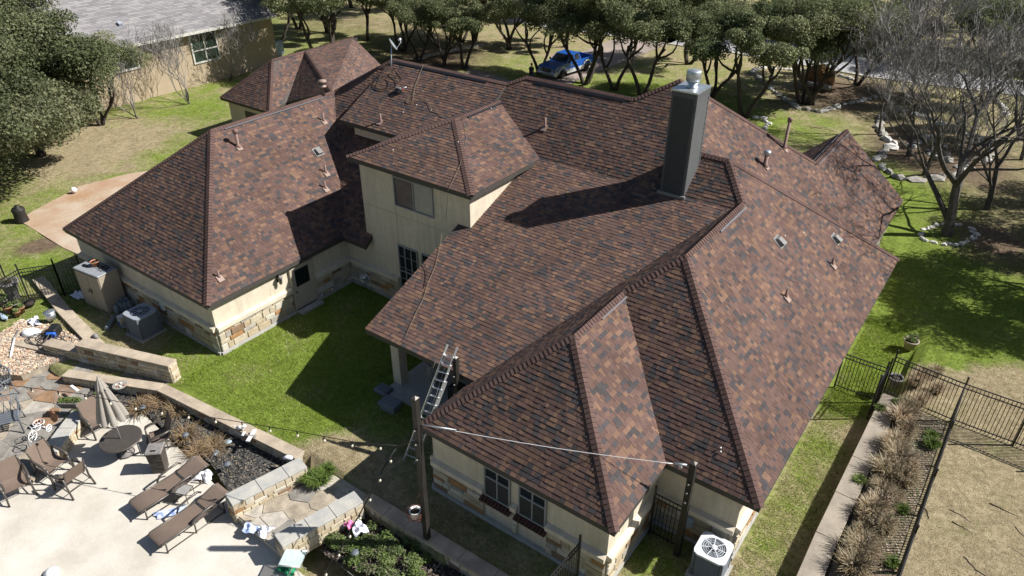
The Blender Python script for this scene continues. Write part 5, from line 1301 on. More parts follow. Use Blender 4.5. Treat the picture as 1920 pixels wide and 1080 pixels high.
m=MB(); m.tube([V(-.16,0,.1),V(0,0,.13),V(.14,0,.14)],[.05,.085,.06],8); m.tube([V(.12,0,.14),V(.2,0,.24)],[.05,.06],8)
for a,b in ((-.1,-.04),(-.1,.04),(.1,-.04),(.1,.04)): m.tube([V(a,b,.1),V(a,b,0)],.022,5)
obj('body',m,M['white'],t); m=MB(); m.tube([V(-.16,0,.1),V(-.26,0,.2)],.018,5); obj('tail',m,M['white'],t)
q=P(470,822,.14); t=thing('toy_plane','grey and white metal garden ornament leaning over the coping edge','ornament',tuple(q),.5)
m=MB(); m.tube([V(-.28,0,.12),V(.22,0,.14)],[.03,.06],8); obj('body',m,M['urn'],t); m=MB(); m.box((.05,0,.15),(.14,.62,.03)); m.box((-.24,0,.2),(.08,.2,.03)); obj('wing',m,M['white'],t); m=MB(); m.tube([V(.0,0,.1),V(.0,-.05,-.3)],.012,5); obj('stake',m,M['iron'],t)
# solar stake lights
for px,py,lb in ((272,778,'solar stake light in the mulch bed near the dead grass'),(352,830,'solar stake light beside the sling chair in the mulch bed'),(430,885,'solar stake light near the wall end of the mulch bed'),(668,1052,'solar stake light in the lower shrub bed')):
    q=P(px,py,-.35); t=thing('solar_light',lb,'garden light',tuple(q),0,'solar stake lights'); m=MB(); m.tube([V(0,0,0),V(0,0,.32)],.012,5); obj('stake',m,M['iron'],t); m=MB(); m.lathe([(.02,.3),(.05,.36),(.13,.40),(.12,.43),(0,.44)],(0,0,0),12); obj('head',m,M['acgrey'],t)
for px,py,lb in ((428,828,'pale green disc in the mulch bed nearest the ornament'),(404,850,'pale green disc among dead plants')):
    m=MB(); m.lathe([(0,.05),(.14,.05),(.15,.03),(.14,0),(0,0)],(0,0,0),14); o=obj('stepping_disc',m,M['acblue']); o.location=P(px,py,-.33); tag(o,lb,'disc')
# glass-topped table with green bag at the bottom
q=P(556,1075,ZP); t=thing('glass_table','small square glass-topped table at the bottom edge','side table',tuple(q),.5)
m=MB(); m.tube([V(-.34,-.3,.72),V(.34,-.3,.72),V(.34,.3,.72),V(-.34,.3,.72),V(-.34,-.3,.72)],.022,6); obj('frame',m,M['alu'],t)
gm,gnt,gb=_nt('frosted_table_glass'); gb.inputs['Base Color'].default_value=(.62,.78,.70,1); gb.inputs['Roughness'].default_value=.35; gb.inputs['Alpha'].default_value=.55
m=MB(); m.box((0,0,.72),(.66,.58,.012)); obj('glass_top',m,gm,t)
m=MB()
for a,b in ((-.3,-.26),(.3,-.26),(.3,.26),(-.3,.26)): m.tube([V(a,b,.71),V(0,0,.45),V(a*.8,b*.8,0)],.016,6)
obj('leg_frame',m,M['alu'],t)
cloth('mesh_bag','bright green mesh bag under the glass-topped table','bag',540,1068,ZP,.26,.24,.42,8,'greenp')
m=MB(); m.tube([P(655,920,.05),P(680,942,.3)],.02,6); tag(obj('green_stick',m,M['greenp']),'bright green stick leaning over the coping corner','stick')
q=P(98,1076,ZP); m=MB(); m.lathe([(0,.0),(.2,.0),(.22,.1),(.1,.2),(0,.22)],(0,0,0),14); o=obj('white_float',m,M['white']); o.location=q; tag(o,'white pool float just entering at the bottom left','float')
# ------------------------------------------------------------------ service yard at the left
def ac(label,c,rz,w,h,top,side,fan='galv'):
    t=thing('air_conditioner',label,'air conditioner',tuple(c),rz,'outdoor air conditioner units'); b=w/2
    m=MB(); m.box((0,0,h/2),(w-.04,w-.04,h-.06),bev=.07); obj('core',m,M['acgrey'],t)
    z=.08
    while z<h-.08:
        m=MB(); e=b; k=.09
        pts=[V(-e+k,-e,z),V(e-k,-e,z),V(e,-e+k,z),V(e,e-k,z),V(e-k,e,z),V(-e+k,e,z),V(-e,e-k,z),V(-e,-e+k,z)]
        m.add([p for p in pts]+[V(p.x*.95,p.y*.95,p.z+.05) for p in pts],[(i,(i+1)%8,8+(i+1)%8,8+i) for i in range(8)]); obj('louvre',m,M[side],t); z+=.07
    m=MB()
    for sx in (-1,1):
        for sy in (-1,1): m.box((sx*(b-.03),sy*(b-.03),h/2),(.08,.08,h))
    obj('corner_post',m,M[side],t)
    m=MB(); pr=[(w*.40,h+.03),(w*.46,h+.05)]
    k=.12; e=b+.03; o8=[(-e+k,-e),(e-k,-e),(e,-e+k),(e,e-k),(e-k,e),(-e+k,e),(-e,e-k),(-e,-e+k)]; N_=32; vs=[]
    for (r_,zz) in ((.40*w,h-.02),(.40*w,h+.03),):
        for j in range(N_): a=2*math.pi*j/N_; vs.append(V(r_*math.cos(a),r_*math.sin(a),zz))
    for zz,sc in ((h+.02,1.0),(h-.05,1.0)):
        for j in range(N_):
            a=2*math.pi*j/N_; cx_,sx_=math.cos(a),math.sin(a); mm=max(abs(cx_),abs(sx_)); rr_=min(e/mm,e*1.28); vs.append(V(rr_*cx_,rr_*sx_,zz))
    m.add(vs,[(i*N_+j,i*N_+(j+1)%N_,(i+1)*N_+(j+1)%N_,(i+1)*N_+j) for i in range(3) for j in range(N_)]); obj('top_cover',m,M[top],t)
    m=MB(); m.lathe([(0,h+.06),(.10*w,h+.06),(.11*w,h+.02)],(0,0,0),16)
    for j in range(7): a=2*math.pi*j/7; m.bar(V(.1*w*math.cos(a),.1*w*math.sin(a),h+.045),V(.42*w*math.cos(a),.42*w*math.sin(a),h+.035),.018,.012)
    for q in (.2,.27,.34): m.tube([V(q*w*math.cos(2*math.pi*i/28),q*w*math.sin(2*math.pi*i/28),h+.035) for i in range(29)],.006,4)
    gr=obj('fan_grille',m,M[top],t)
    m=MB()
    for j in range(3): a=2*math.pi*j/3+.4; m.add([V(.05*math.cos(a),.05*math.sin(a),h-.1),V(.36*w*math.cos(a-.35),.36*w*math.sin(a-.35),h-.07),V(.36*w*math.cos(a+.4),.36*w*math.sin(a+.4),h-.14)],[(0,1,2)])
    obj('fan',m,M['acgrey'],t); m=MB(); m.box((0,0,-.0),(w+.2,w+.2,.1)); obj('pad',m,M['concrete'],t)
ac('blue-grey air conditioner in the shade below the left roof corner',V(-17.72,9.15,0)+V(0,-.15,0),.06,1.05,1.12,'aclight','acgrey')
cR=P(1338,1030,1.0); ac('white-topped air conditioner at the bottom right in the sun',V(cR.x,cR.y,0),.03,.92,1.05,'actop','acgrey')
# resin cabinet
q=V(-21.4,9.2,0); t=thing('storage_cabinet','tall taupe resin storage cabinet against the shaded wall','cabinet',tuple(q),.12)
m=MB(); m.box((0,0,1.0),(1.75,.95,1.96)); obj('body',m,M['resin'],t)
for s in (-1,1):
    m=MB(); m.box((s*.43,-.49,1.0),(.83,.04,1.8)); d_=obj('door',m,M['resin'],t); m=MB(); m.tube([V(s*.06,-.52,.95),V(s*.12,-.57,1.02),V(s*.06,-.52,1.12)],.02,6); obj('handle',m,M['black'],d_)
m=MB(); m.box((0,-.02,2.0),(1.82,1.02,.07),bev=.03); obj('lid',m,M['resintop'],t)
def pot(label,q,r,h,mt,plant=0,seed=1,rz=0,group=None,name='plant_pot'):
    t=thing(name,label,'plant pot',tuple(q),rz,group); m=MB(); m.lathe([(0,0),(r*.7,0),(r*.95,h*.85),(r*1.08,h*.87),(r*1.08,h),(r*.92,h),(r*.88,h*.8),(0,h*.8)],(0,0,0),18); obj('body',m,M[mt],t)
    m=MB(); m.lathe([(0,h*.84),(r*.9,h*.83)],(0,0,0),14); obj('soil',m,M['soil'],t)
    if plant: link('plant',leaf_cloud('pot_leaves',[(rng.uniform(-r,r)*.6,rng.uniform(-r,r)*.6,h+rng.uniform(0,plant*.5)) for _ in range(5)],[r*.6]*5,260,.04,seed,GREEN),t)
    return t
pot('small terracotta pot on top of the resin cabinet',V(-21.5,9.3,2.03),.19,.26,'terracotta')
m=MB()
for k in range(5): m.tube([V(-21.0+.2*math.sin(k),9.35+.12*math.cos(2*k),2.05)+V(.2*math.cos(a*.6+k),.12*math.sin(a*.9+k),.02+.05*math.sin(a)) for a in range(12)],.012,4)
tag(obj('cable_tangle',m,M['cable']),'tangle of black cable on the resin cabinet lid','cable')
m=MB(); m.rock((-21.9,9.0,2.07),(.4,.2,.1),rng); tag(obj('black_glove',m,M['black']),'flat black tool lying on the resin cabinet lid','tool')
# urn planter by the fence
q=P(28,560,.0); t=thing('urn_planter','big grey garden urn behind the left fence post','urn',tuple(q)); m=MB(); m.lathe([(0,0),(.26,0),(.26,.06),(.2,.12),(.30,.5),(.36,.85),(.47,.9),(.47,.97),(.38,.97),(.34,.85),(0,.85)],(0,0,0),20); obj('body',m,M['urn'],t)
link('plant',quads_mesh('urn_twigs',*blades(90,.35,.3,9,[(.2,.16,.1),(.1,.1,.05)],.01),M['blade']),t).location=V(0,0,.9)
for px,py,lb,r,h,mt,pl in ((18,585,'brown plant pot with sprouts nearest the urn',.2,.32,'terracotta',.2),(30,578,'grey plant pot behind the pebble bed pots',.2,.3,'urn',.15),(42,585,'brown plant pot with green sprouts beside the pebbles',.18,.3,'terracotta',.3),(55,573,'wide shallow dark bowl planter by the fence foot',.3,.18,'black',.0),(10,572,'small plant pot at the left edge by the urn',.17,.3,'urn',.15),(34,592,'small terracotta pot among the pebble bed pots',.15,.25,'terracotta',.25)):
    pot(lb,P(px,py,.06),r,h,mt,pl,int(px))
q=P(97,598,.2); t=thing('metal_bucket','shiny galvanised bucket with lid on the low wall','bucket',tuple(q)); m=MB(); m.lathe([(0,0),(.19,0),(.23,.38),(0,.38)],(0,0,0),22); obj('body',m,M['galv'],t); m=MB(); m.lathe([(.25,.36),(.25,.40),(.1,.43),(0,.43)],(0,0,0),22); l_=obj('lid',m,M['galv'],t); m=MB(); m.tube([V(-.06,0,.43),V(0,0,.47),V(.06,0,.43)],.012,5); obj('handle',m,M['galv'],l_)
cloth('plastic_bag','crumpled white plastic bag on the pebbles by the bucket','bag',65,604,.06,.42,.2,.22,11,'towel',-.2)
q=P(60,626,.06); t=thing('lid_tub','rounded white plastic tub lid on the pebbles','tub',tuple(q),.4); m=MB(); m.lathe([(0,.16),(.28,.15),(.38,.09),(.40,.02),(.38,0),(0,0)],(0,0,0),24); o=obj('shell',m,M['white'],t); t.scale=(1.15,.8,1.3)
q=P(103,630,.06); t=thing('generator','black and blue boxy compressor on the pebbles','compressor',tuple(q),.75); m=MB(); m.box((0,.1,.22),(.42,.62,.42),bev=.05); obj('case',m,M['black'],t); m=MB(); m.box((0,-.23,.18),(.40,.14,.34),bev=.04); obj('front_panel',m,M['blue'],t); m=MB(); m.box((-.05,-.305,.2),(.2,.01,.14)); obj('vent_grille',m,M['black'],t)
t=thing('garden_hose','pile of grey-black hose coils on the pebble bed','hose',tuple(P(95,645,.06)))
for k in range(9):
    m=MB(); c=V(rng.uniform(-.9,.7),rng.uniform(-.3,.35),.04+.02*k); r_=rng.uniform(.25,.5); ph=rng.uniform(0,6)
    m.tube([c+V(r_*1.4*math.cos(a*.5+ph)+.06*math.sin(a),r_*math.sin(a*.5+ph),.05*math.sin(a*.9+k)+ (0.25*max(0,math.sin(a*.5)) if k<2 else 0)) for a in range(15)],.022,5); obj('coil',m,M['hose'],t)
a,b=P(27,634,.1),P(20,668,.1); m=MB(); m.tube([a,b],.05,8); tag(obj('white_pipe',m,M['white']),'white plastic pipe lying on the pebbles','pipe')
m=MB(); m.tube([P(34,620,.08),a],.045,6); tag(obj('grey_shovel',m,M['urn']),'grey tool blade at the end of the white pipe','tool')
m=MB(); m.rock((*P(5,594,.1)[:2],.12),(1.0,.3,.15),rng); tag(obj('blue_tarp',m,M['acblue']),'folded pale blue tarp at the left edge','tarp')
# buckets and tubes in the shade
q=P(232,610,0); t=thing('white_bucket','white bucket with a blue round label beside the air conditioner','bucket',tuple(q)); m=MB(); m.lathe([(0,0),(.15,0),(.19,.5),(.2,.5),(.17,.5),(.15,.1),(0,.1)],(0,0,0),20); obj('body',m,M['white'],t); m=MB(); m.box((.03,-.18,.24),(.13,.02,.13)); obj('label_patch',m,M['blue'],t)
t=thing('grey_tube','grey corrugated tube lying in the shade by the cabinet','tube',tuple(P(207,610,.1))); m=MB(); a,b=P(200,617,.1),P(214,595,.1); m.tube([a.lerp(b,i/12) for i in range(13)],[.11+.012*(i%2) for i in range(13)],10); obj('body',m,M['greybin'],t,True)
m=MB(); m.rock((*P(233,612,.1)[:2],.1),(.4,.25,.2),rng); tag(obj('grey_jug',m,M['greybin']),'grey jug fallen at the foot of the white bucket','jug')
for k,(px,py) in enumerate(((224,578),(232,574),(240,572),(222,588),(230,584),(238,582),(246,580))):
    m=MB(); m.lathe([(0,0),(.12,0),(.13,.1),(.12,.42),(.06,.46),(.05,.5),(0,.5)],(0,0,0),12); o=obj('propane_bottle',m,M['greybin']); o.location=P(px,py,0); tag(o,'grey-green bottle in the cluster between cabinet and air conditioner','bottle','grey-green bottles by the cabinet')
cloth('grey_rag','pale rag lying under the cabinet side in the shade','rag',150,555,0,.35,.3,.35,12,'towel')
q=P(180,634,.15); m=MB(); m.tube([V(-.2,0,.05),V(0,0,.12),V(.2,0,.05)],[.06,.13,.06],8); o=obj('grey_statue',m,M['urn']); o.location=q; tag(o,'small grey stone figure on the low wall end','figurine')
# path pots, ball
q=P(42,415,0); t=thing('dark_urn','dark cylindrical urn at the corner of the rust-stained path','urn',tuple(q)); m=MB(); m.lathe([(0,0),(.4,0),(.36,.1),(.32,.55),(.36,.75),(.3,.85),(.12,.9),(.14,1.0),(0,1.02)],(0,0,0),18); obj('body',m,M['post'],t)
q=P(140,361,.09); m=MB(); m.lathe([(.18*math.sin(math.pi*i/10),.18-.18*math.cos(math.pi*i/10)) for i in range(11)],(0,0,0),16); o=obj('ball',m,M['white']); o.location=q; tag(o,'white ball lying at the rust-stained path','ball')
# courtyard items
q=P(687,545,0); t=thing('sun_ornament','metal sun face stake in front of the stone wall','ornament',(q.x,q.y,0)); zc=HZ(q,522); c=V(0,0,zc)
m=MB(); m.tube([V(0,0,0),c],.012,5); obj('stake',m,M['iron'],t)
ax=((CAM_P-q).normalized()); ax=V(ax.x,ax.y,.15).normalized(); Xa=ax.cross(V(0,0,1)).normalized(); Ya=Xa.cross(ax)
m=MB(); m.lathe([(0,.04),(.12,.03),(.15,0)],c,18,ax=(Xa,Ya,ax)); obj('face',m,M['galv'],t)
for k in range(14):
    a=2*math.pi*k/14; u=Xa*math.cos(a)+Ya*math.sin(a); v=Xa*-math.sin(a)+Ya*math.cos(a); m=MB(); m.add([c+u*.15-v*.035,c+u*.15+v*.035,c+u*.28,c+u*.16+ax*.02],[(0,1,2),(0,3,1),(1,3,2),(2,3,0)]); obj('ray',m,M['alu'],t)
q=P(733,768,0); t=thing('storage_tub','grey lidded plastic tub on the shaded lawn','tub',tuple(q),.1); m=MB(); m.add([V(x*a,y*b,z) for z,a,b in ((0,.33,.22),(.36,.38,.27)) for x,y in ((-1,-1),(1,-1),(1,1),(-1,1))],[(3,2,1,0),(0,1,5,4),(1,2,6,5),(2,3,7,6),(3,0,4,7),(4,5,6,7)]); obj('body',m,M['greybin'],t); m=MB(); m.box((0,0,.39),(.82,.6,.06),bev=.02); obj('lid',m,M['greybin'],t)
q=V(-4.65,13.9,.1); t=thing('chiminea','round grey clay fire pot on the porch','fire pot',tuple(q)); m=MB(); m.lathe([(0,0),(.25,0),(.2,.1),(.18,.2),(.38,.45),(.45,.75),(.40,.98),(.34,1.05),(.42,1.12),(.42,1.2),(.28,1.2),(.22,1.0),(0,.8)],(0,0,0),22); obj('body',m,M['urn'],t)
for px,py,lb,s in ((720,735,'dark stone block on the shaded lawn by the porch',(.7,.55,.22)),(830,745,'dark covered grill under the porch roof edge',(.8,.6,1.0))):
    m=MB(); m.box((0,0,s[2]/2),s,bev=.06); o=obj('covered_grill' if 'grill' in lb else 'stone_block',m,M['black'] if 'grill' in lb else M['acgrey']); o.location=P(px,py,.0) if 'stone' in lb else V(-3.0,13.4,.1); tag(o,lb,'grill' if 'grill' in lb else 'block')
# ------------------------------------------------------------------ ladder
bt=P(772,862,0); top=onf(845,668,'porch'); 
topP=V(-3.1,11.85,3.33)
a=PN(768,865,(0,9.3,0),(0,1,0)); a.z=0
baseL=P(762,862,0); 
dirL=None
uL=P(838,645,4.35); uR=P(862,652,4.35); lL=P(757,862,0); lR=P(778,872,0)
t=thing('extension_ladder','aluminium extension ladder leaning on the porch eave','ladder',tuple((lL+lR)/2),0)
wv=(uR-uL).normalized(); ctr0=(lL+lR)/2; ctr1=(uL+uR)/2; hw=.23
for s in (-1,1):
    m=MB(); m.bar(ctr0+wv*s*hw,ctr0.lerp(ctr1,.72)+wv*s*hw,.035,.075); obj('rail',m,M['alu'],t,True)
    nd=wv.cross(ctr1-ctr0).normalized(); nd=nd if nd.z>0 else -nd
    m=MB(); m.bar(ctr0.lerp(ctr1,.42)+wv*s*(hw-.04)+nd*.07,ctr1+wv*s*(hw-.04)+nd*.07,.035,.075); obj('fly_rail',m,M['alu'],t,True)
Ln=(ctr1-ctr0).length; k=.25
while k<Ln-.1:
    fr_=k/Ln; off=nd*.07 if fr_>.42 else V(0,0,0); c=ctr0.lerp(ctr1,fr_)+off; m=MB(); m.bar(c-wv*hw,c+wv*hw,.05,.03); obj('rung',m,M['alu'],t,True); k+=.32
m=MB(); m.tube([ctr0.lerp(ctr1,.95)+nd*.1,ctr0.lerp(ctr1,.6)+nd*.12+wv*.1,ctr0.lerp(ctr1,.3)+nd*.05],.008,4); obj('pull_rope',m,M['steelcable'],t,True)
m=MB(); m.tube([ctr0.lerp(ctr1,.84)-wv*(hw+.02)+nd*.05,ctr0.lerp(ctr1,.85)-wv*(hw+.16)+nd*.05,ctr0.lerp(ctr1,.80)-wv*(hw+.18)+nd*.05],.018,5); obj('hook',m,M['alu'],t,True)
# ------------------------------------------------------------------ things on the roof
t=thing('satellite_dish','small grey satellite dish at the left end of the main ridge','satellite dish',tuple(H1)); c=V(.1,-.15,.75)
m=MB(); m.tube([V(.25,-.45,-.3),V(.05,-.2,.1),c],.03,6); obj('mast',m,M['galv'],t)
dx=V(.55,.55,.5).normalized(); X1=dx.cross(V(0,0,1)).normalized(); Y1=X1.cross(dx)
m=MB(); m.lathe([(0,0),(.19,.03),(.33,.09),(.34,.105),(.32,.105),(.17,.045),(0,.025)],c,22,ax=(X1,Y1,dx)); obj('dish',m,M['galv'],t)
m=MB(); m.tube([c-Y1*.3+dx*.06,c+dx*.5-Y1*.15,c+dx*.55],.018,5); obj('feed_arm',m,M['galv'],t); m=MB(); m.tube([c+dx*.45,c+dx*.6],.05,8); obj('feed_horn',m,M['white'],t)
def onroof(pts,k,off=.07): return [onf(x,y,k)+FAC[k]['n']*off for x,y in pts]
t=thing('air_hose','black air hose coiled on the upper roof below the satellite dish','hose',tuple(onf(715,155,'dormer')))
m=MB(); m.tube(onroof([(735,121),(730,128),(722,135),(714,144),(710,156),(707,166),(712,169),(722,168),(730,163),(731,152),(726,147),(718,145),(708,148),(702,157),(702,164),(708,169),(720,170),(733,168),(742,164),(746,158),(743,150),(738,145),(733,142),(733,138),(738,133),(745,131),(752,140),(756,147)],'dormer'),.014,5); obj('coil',m,M['cable'],t,True)
m=MB(); m.tube(onroof([(700,170),(692,178),(683,187),(676,196)],'main_front'),.014,5); obj('tail',m,M['cable'],t,True)
t=thing('nail_gun','nail gun lying on the upper roof with a red tip','tool',tuple(onf(752,171,'dormer'))); n=FAC['dormer']['n']; s_=FAC['dormer']['s']; u_=FAC['dormer']['t']; c=V(0,0,0)
m=MB(); m.box(n*.14-s_*.1,(.36,.14,.2),(s_,u_,n),bev=.03); obj('body',m,M['urn'],t); m=MB(); m.box(n*.12-s_*.1-u_*.14,(.3,.2,.1),(s_,u_,n)); obj('magazine',m,M['black'],t); m=MB(); m.tube([n*.16+s_*.05,n*.16+s_*.3+u_*.2],.03,6); obj('nose',m,M['alu'],t); m=MB(); m.rock(tuple(n*.14+s_*.22),(.1,.1,.1),rng); obj('red_tip',m,mat('red_plastic',(.45,.06,.02),.5),t)
t=thing('safety_rope','rope running from the main ridge over the tower roof to the porch eave','rope',tuple(onf(795,125,'dormer')))
m=MB(); m.tube(onroof([(795,123),(790,135),(785,150),(779,165),(777,179),(770,183),(763,190),(765,196),(772,195),(777,188),(776,181),(768,182),(764,190),(770,195),(782,192),(792,189),(800,189),(806,195),(811,207),(822,211),(833,220)],'dormer'),.009,5); obj('upper_rope',m,M['rope'],t,True)
tf=onroof([(868,235),(873,252),(874,275),(864,310),(852,338),(845,351)],'tower_front'); tr_=onroof([(866,222),(871,238),(874,262)],'tower_right')
e=tf[-1]; gnd=PN(836,410,(0,17.45,0),(0,1,0)); m=MB(); m.tube(tr_+[tf[3],tf[4],e,V(e.x,e.y-.12,e.z-.1),gnd],.008,5); obj('tower_rope',m,M['rope'],t,True)
m=MB(); m.tube(onroof([(830,440),(825,470),(818,500),(805,530),(796,560),(783,585),(772,610),(760,637)],'porch'),.008,5); obj('porch_rope',m,M['rope'],t,True)
m=MB(); m.tube(onroof([(789,489),(796,498),(801,508),(802,522),(798,540)],'porch'),.013,5); tag(obj('extension_cable',m,M['cable']),'short black cord lying on the porch roof by its left edge','cord')
m=MB()
r_=random.Random(4)
for (x_,y_,k) in [(860,268,'tower_front'),(738,283,'tower_front'),(920,205,'tower_right'),(782,198,'dormer'),(880,170,'main_front'),(876,176,'main_front'),(1352,840,'gable_front'),(1352,847,'gable_front'),(1505,437,'right'),(1470,443,'right'),(757,212,'dormer'),(810,208,'dormer')]:
    q=onf(x_,y_,k); m.rock(tuple(q+FAC[k]['n']*.06),(.06,.06,.04),r_)
tag(obj('debris',m,M['white']),kind='stuff')
# pots on the strip by the gate
pot('tan pot with spiky plant on the concrete strip beyond the gate',P(1704,652,.12),.30,.42,'coping',.5,7)
t=pot('empty tan pot standing on the wall end by the gate post',P(1675,722,.55),.27,.42,'urn',0,8)
# ------------------------------------------------------------------ neighbour house
t=thing('neighbour_house','tan stucco house with a long grey shingle roof at the top left','house',(-52,34,0))
nx=-49.7; ey=4.75; ny0,ny1=18.0,42.3
m=MB(); m.box((nx-5,(ny0+ny1)/2+.2,2.3),(10,ny1-ny0-.8,4.8)); obj('wall',m,M['nbwall'],t,True)
sl=.47; m=MB(); A_=V(nx+.75,ny0-.4,ey); B_=V(nx+.75,ny1+.0,ey); C_=V(nx-16,ny1+.0,ey+sl*16.45); D_=V(nx-16,ny0-.4,ey+sl*16.45)
m.add([A_,B_,C_,D_,A_-V(0,0,.25),B_-V(0,0,.25),C_-V(0,0,.25),D_-V(0,0,.25)],[(0,1,2,3),(4,7,6,5),(0,4,5,1),(1,5,6,2),(2,6,7,3),(3,7,4,0)]); rf=obj('roof',m,M['nbtrim'],t,True)
m=MB(); tdir=V(-1,0,sl).normalized(); nn=V(sl,0,1).normalized(); r_=random.Random(6); x=0; Ls=(C_-B_).length; Ly=ny1-ny0+.4
GC=[(.235,.225,.225),(.205,.195,.195),(.265,.255,.25),(.185,.18,.185)]
while x<Ls:
    y=-r_.uniform(0,.6)
    while y<Ly:
        w=r_.uniform(.4,1.1); y0_,y1_=max(0,y),min(Ly,y+w)
        if y1_>y0_:
            c=r_.choice(GC); f=r_.uniform(.93,1.07); o_=A_+V(0,y0_,0)+tdir*x; e_=min(.19,Ls-x)
            m.face([o_+nn*.035,o_+V(0,y1_-y0_,0)+nn*.035,o_+V(0,y1_-y0_,0)+tdir*e_+nn*.012,o_+tdir*e_+nn*.012],tuple(q*f for q in c))
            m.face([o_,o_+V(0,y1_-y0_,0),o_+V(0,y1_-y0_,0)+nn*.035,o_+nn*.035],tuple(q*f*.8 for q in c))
        y+=w
    x+=.19
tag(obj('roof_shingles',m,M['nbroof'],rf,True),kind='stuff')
m=MB(); m.box((nx+.82,(ny0+ny1)/2,ey-.12),(.1,Ly,.2)); obj('gutter',m,M['nbtrim'],t,True)
def nwin(ya,yb,za,zb,cols,rows):
    m=MB(); f=.14
    for y in (ya+f/2,yb-f/2): m.box((nx+.05,y,(za+zb)/2),(.12,f,zb-za))
    for z in (za+f/2,zb-f/2): m.box((nx+.055,(ya+yb)/2,z),(.11,yb-ya-2*f,f))
    for i in range(1,cols): m.box((nx+.04,ya+(yb-ya)*i/cols,(za+zb)/2),(.09,.12,zb-za-2*f))
    if rows>1: m.box((nx+.03,(ya+yb)/2,za+(zb-za)*.42),(.08,yb-ya-2*f,.10))
    w=obj('window',m,M['nbtrim'],t,True)
    for i in range(cols):
        q=MB(); q.box((nx+.01,ya+(yb-ya)*(i+.5)/cols,(za+zb)/2),(.03,(yb-ya)/cols-.1,zb-za-2*f)); obj('pane',q,M['glass_green'],w,True)
nwin(33.2,35.9,1.85,4.45,2,2); nwin(25.6,28.3,2.6,4.35,2,1)
q=PN(224,47,A_,nn); m=MB(); m.box(q+nn*.12,(.4,.3,.25),(tdir,V(0,1,0),nn)); obj('roof_vent',m,M['aclight'],t,True)
for px,py,s,mt,nm in ((524,92,(.5,1.1,1.3),'acblue','utility_box'),(511,88,(.3,.5,.7),'white','meter_box')):
    b=P(px,py+16,0); m=MB(); m.box((0,0,s[2]/2+.3),s,bev=.04); m.box((0,0,.15),(s[0]*.5,s[1]*.5,.3)); o=obj(nm,m,M[mt]); o.location=b; tag(o,'pale blue utility cabinet at the far end of the tan wall' if nm=='utility_box' else 'small white meter box beside the pale blue cabinet','utility box')
# ------------------------------------------------------------------ truck and person
fw,rw=P(1050.7,148),P(1096.7,133); d=(fw-rw); d.z=0; L=d.length; hd=math.atan2(d.x,-d.y)    # local -y = forward
c=(fw+rw)/2
t=thing('pickup_truck','blue pickup truck with silver lower body on the driveway','pickup truck',(0,0,0),0)
# local frame: x to the driver's side (+x), -y forward; wheel plane at x=.85
u=V(-d.y,d.x,0).normalized(); u=u if u.dot(V(1,0,0))>0 else -u
t.location=(c.x-u.x*.85,c.y-u.y*.85,.04); t.rotation_euler=(0,0,math.atan2(u.y,u.x)); k=L/3.56; t.scale=(k,k,k)
Wd=.98
def prof(m,pts,w0,w1=None,col=None):
    """extrude side profile (y,z) across x"""
    w1=w1 or w0; n=len(pts); vs=[V(-w0,y,z) for y,z in pts]+[V(w0,y,z) for y,z in pts]
    m.add(vs,[tuple(range(n)),tuple(range(2*n-1,n-1,-1))]+[(i,n+i,n+(i+1)%n,(i+1)%n) for i in range(n)])
m=MB(); prof(m,[(-2.75,.62),(-2.78,.98),(-2.60,1.10),(-1.35,1.20),(-1.25,1.22),(1.05,1.24),(1.05,.62)],Wd); body=obj('body',m,M['truckblue'],t)
m=MB()
for a,b in (((-1.55,.30),(1.75,.66)),): m.box((0,(a[0]+b[0])/2+.02,.49),(2*Wd+.03,2.35,.34))
m.box((0,-2.6,.52),(2*Wd+.03,.36,.36)); m.box((0,2.55,.52),(2*Wd+.03,.5,.3)); obj('lower_panel',m,M['trucksilver'],t)
for yw in (-1.78,1.78):
    for s in (-1,1):
        m=MB(); pts=[V(s*(Wd+.02),yw+.56*math.cos(a),.45+.56*math.sin(a)) for a in [math.pi*i/12 for i in range(13)]]; m.tube(pts,.07,5); obj('fender_flare',m,M['trucksilver'],t)
# bed
m=MB()
for s in (-1,1): m.box((s*(Wd-.05),1.95,.92),(.1,1.85,.62))
m.box((0,2.85,.92),(2*Wd,.08,.62)); m.box((0,1.95,.70),(2*Wd-.2,1.8,.08)); m.box((0,1.03,.95),(2*Wd-.2,.06,.55)); obj('cargo_bed',m,M['truckblue'],t)
m=MB(); m.box((0,1.95,.75),(2*Wd-.24,1.74,.03)); obj('bed_liner',m,M['black'],t)
# cab
m=MB(); yb=[(-1.2,1.22),(-.45,1.80),(.75,1.84),(1.0,1.24)]; n=4
vs=[V(-Wd+.05 if z<1.5 else -.78,y,z) for y,z in yb]+[V(Wd-.05 if z<1.5 else .78,y,z) for y,z in yb]; m.add(vs,[(0,1,2,3),(7,6,5,4),(0,4,5,1),(1,5,6,2),(2,6,7,3),(3,7,4,0)]); obj('cab',m,M['truckblue'],t)
def lift(a,b,c_,d_,nm,off,mt='glass'):
    q=MB(); nrm=(b-a).cross(d_-a).normalized(); ce=(a+b+c_+d_)/4; nrm=nrm if nrm.dot(ce-V(0,-.1,1.3))>0 else -nrm; q.add([p.lerp(ce,.12)+nrm*off for p in (a,b,c_,d_)]+[p.lerp(ce,.12)+nrm*(off-.02) for p in (a,b,c_,d_)],[(0,1,2,3),(0,4,5,1),(1,5,6,2),(2,6,7,3),(3,7,4,0)]); obj(nm,q,M[mt],t)
lift(vs[0],vs[4],vs[5],vs[1],'windscreen',.012); lift(vs[3],vs[7],vs[6],vs[2],'rear_window',.012)
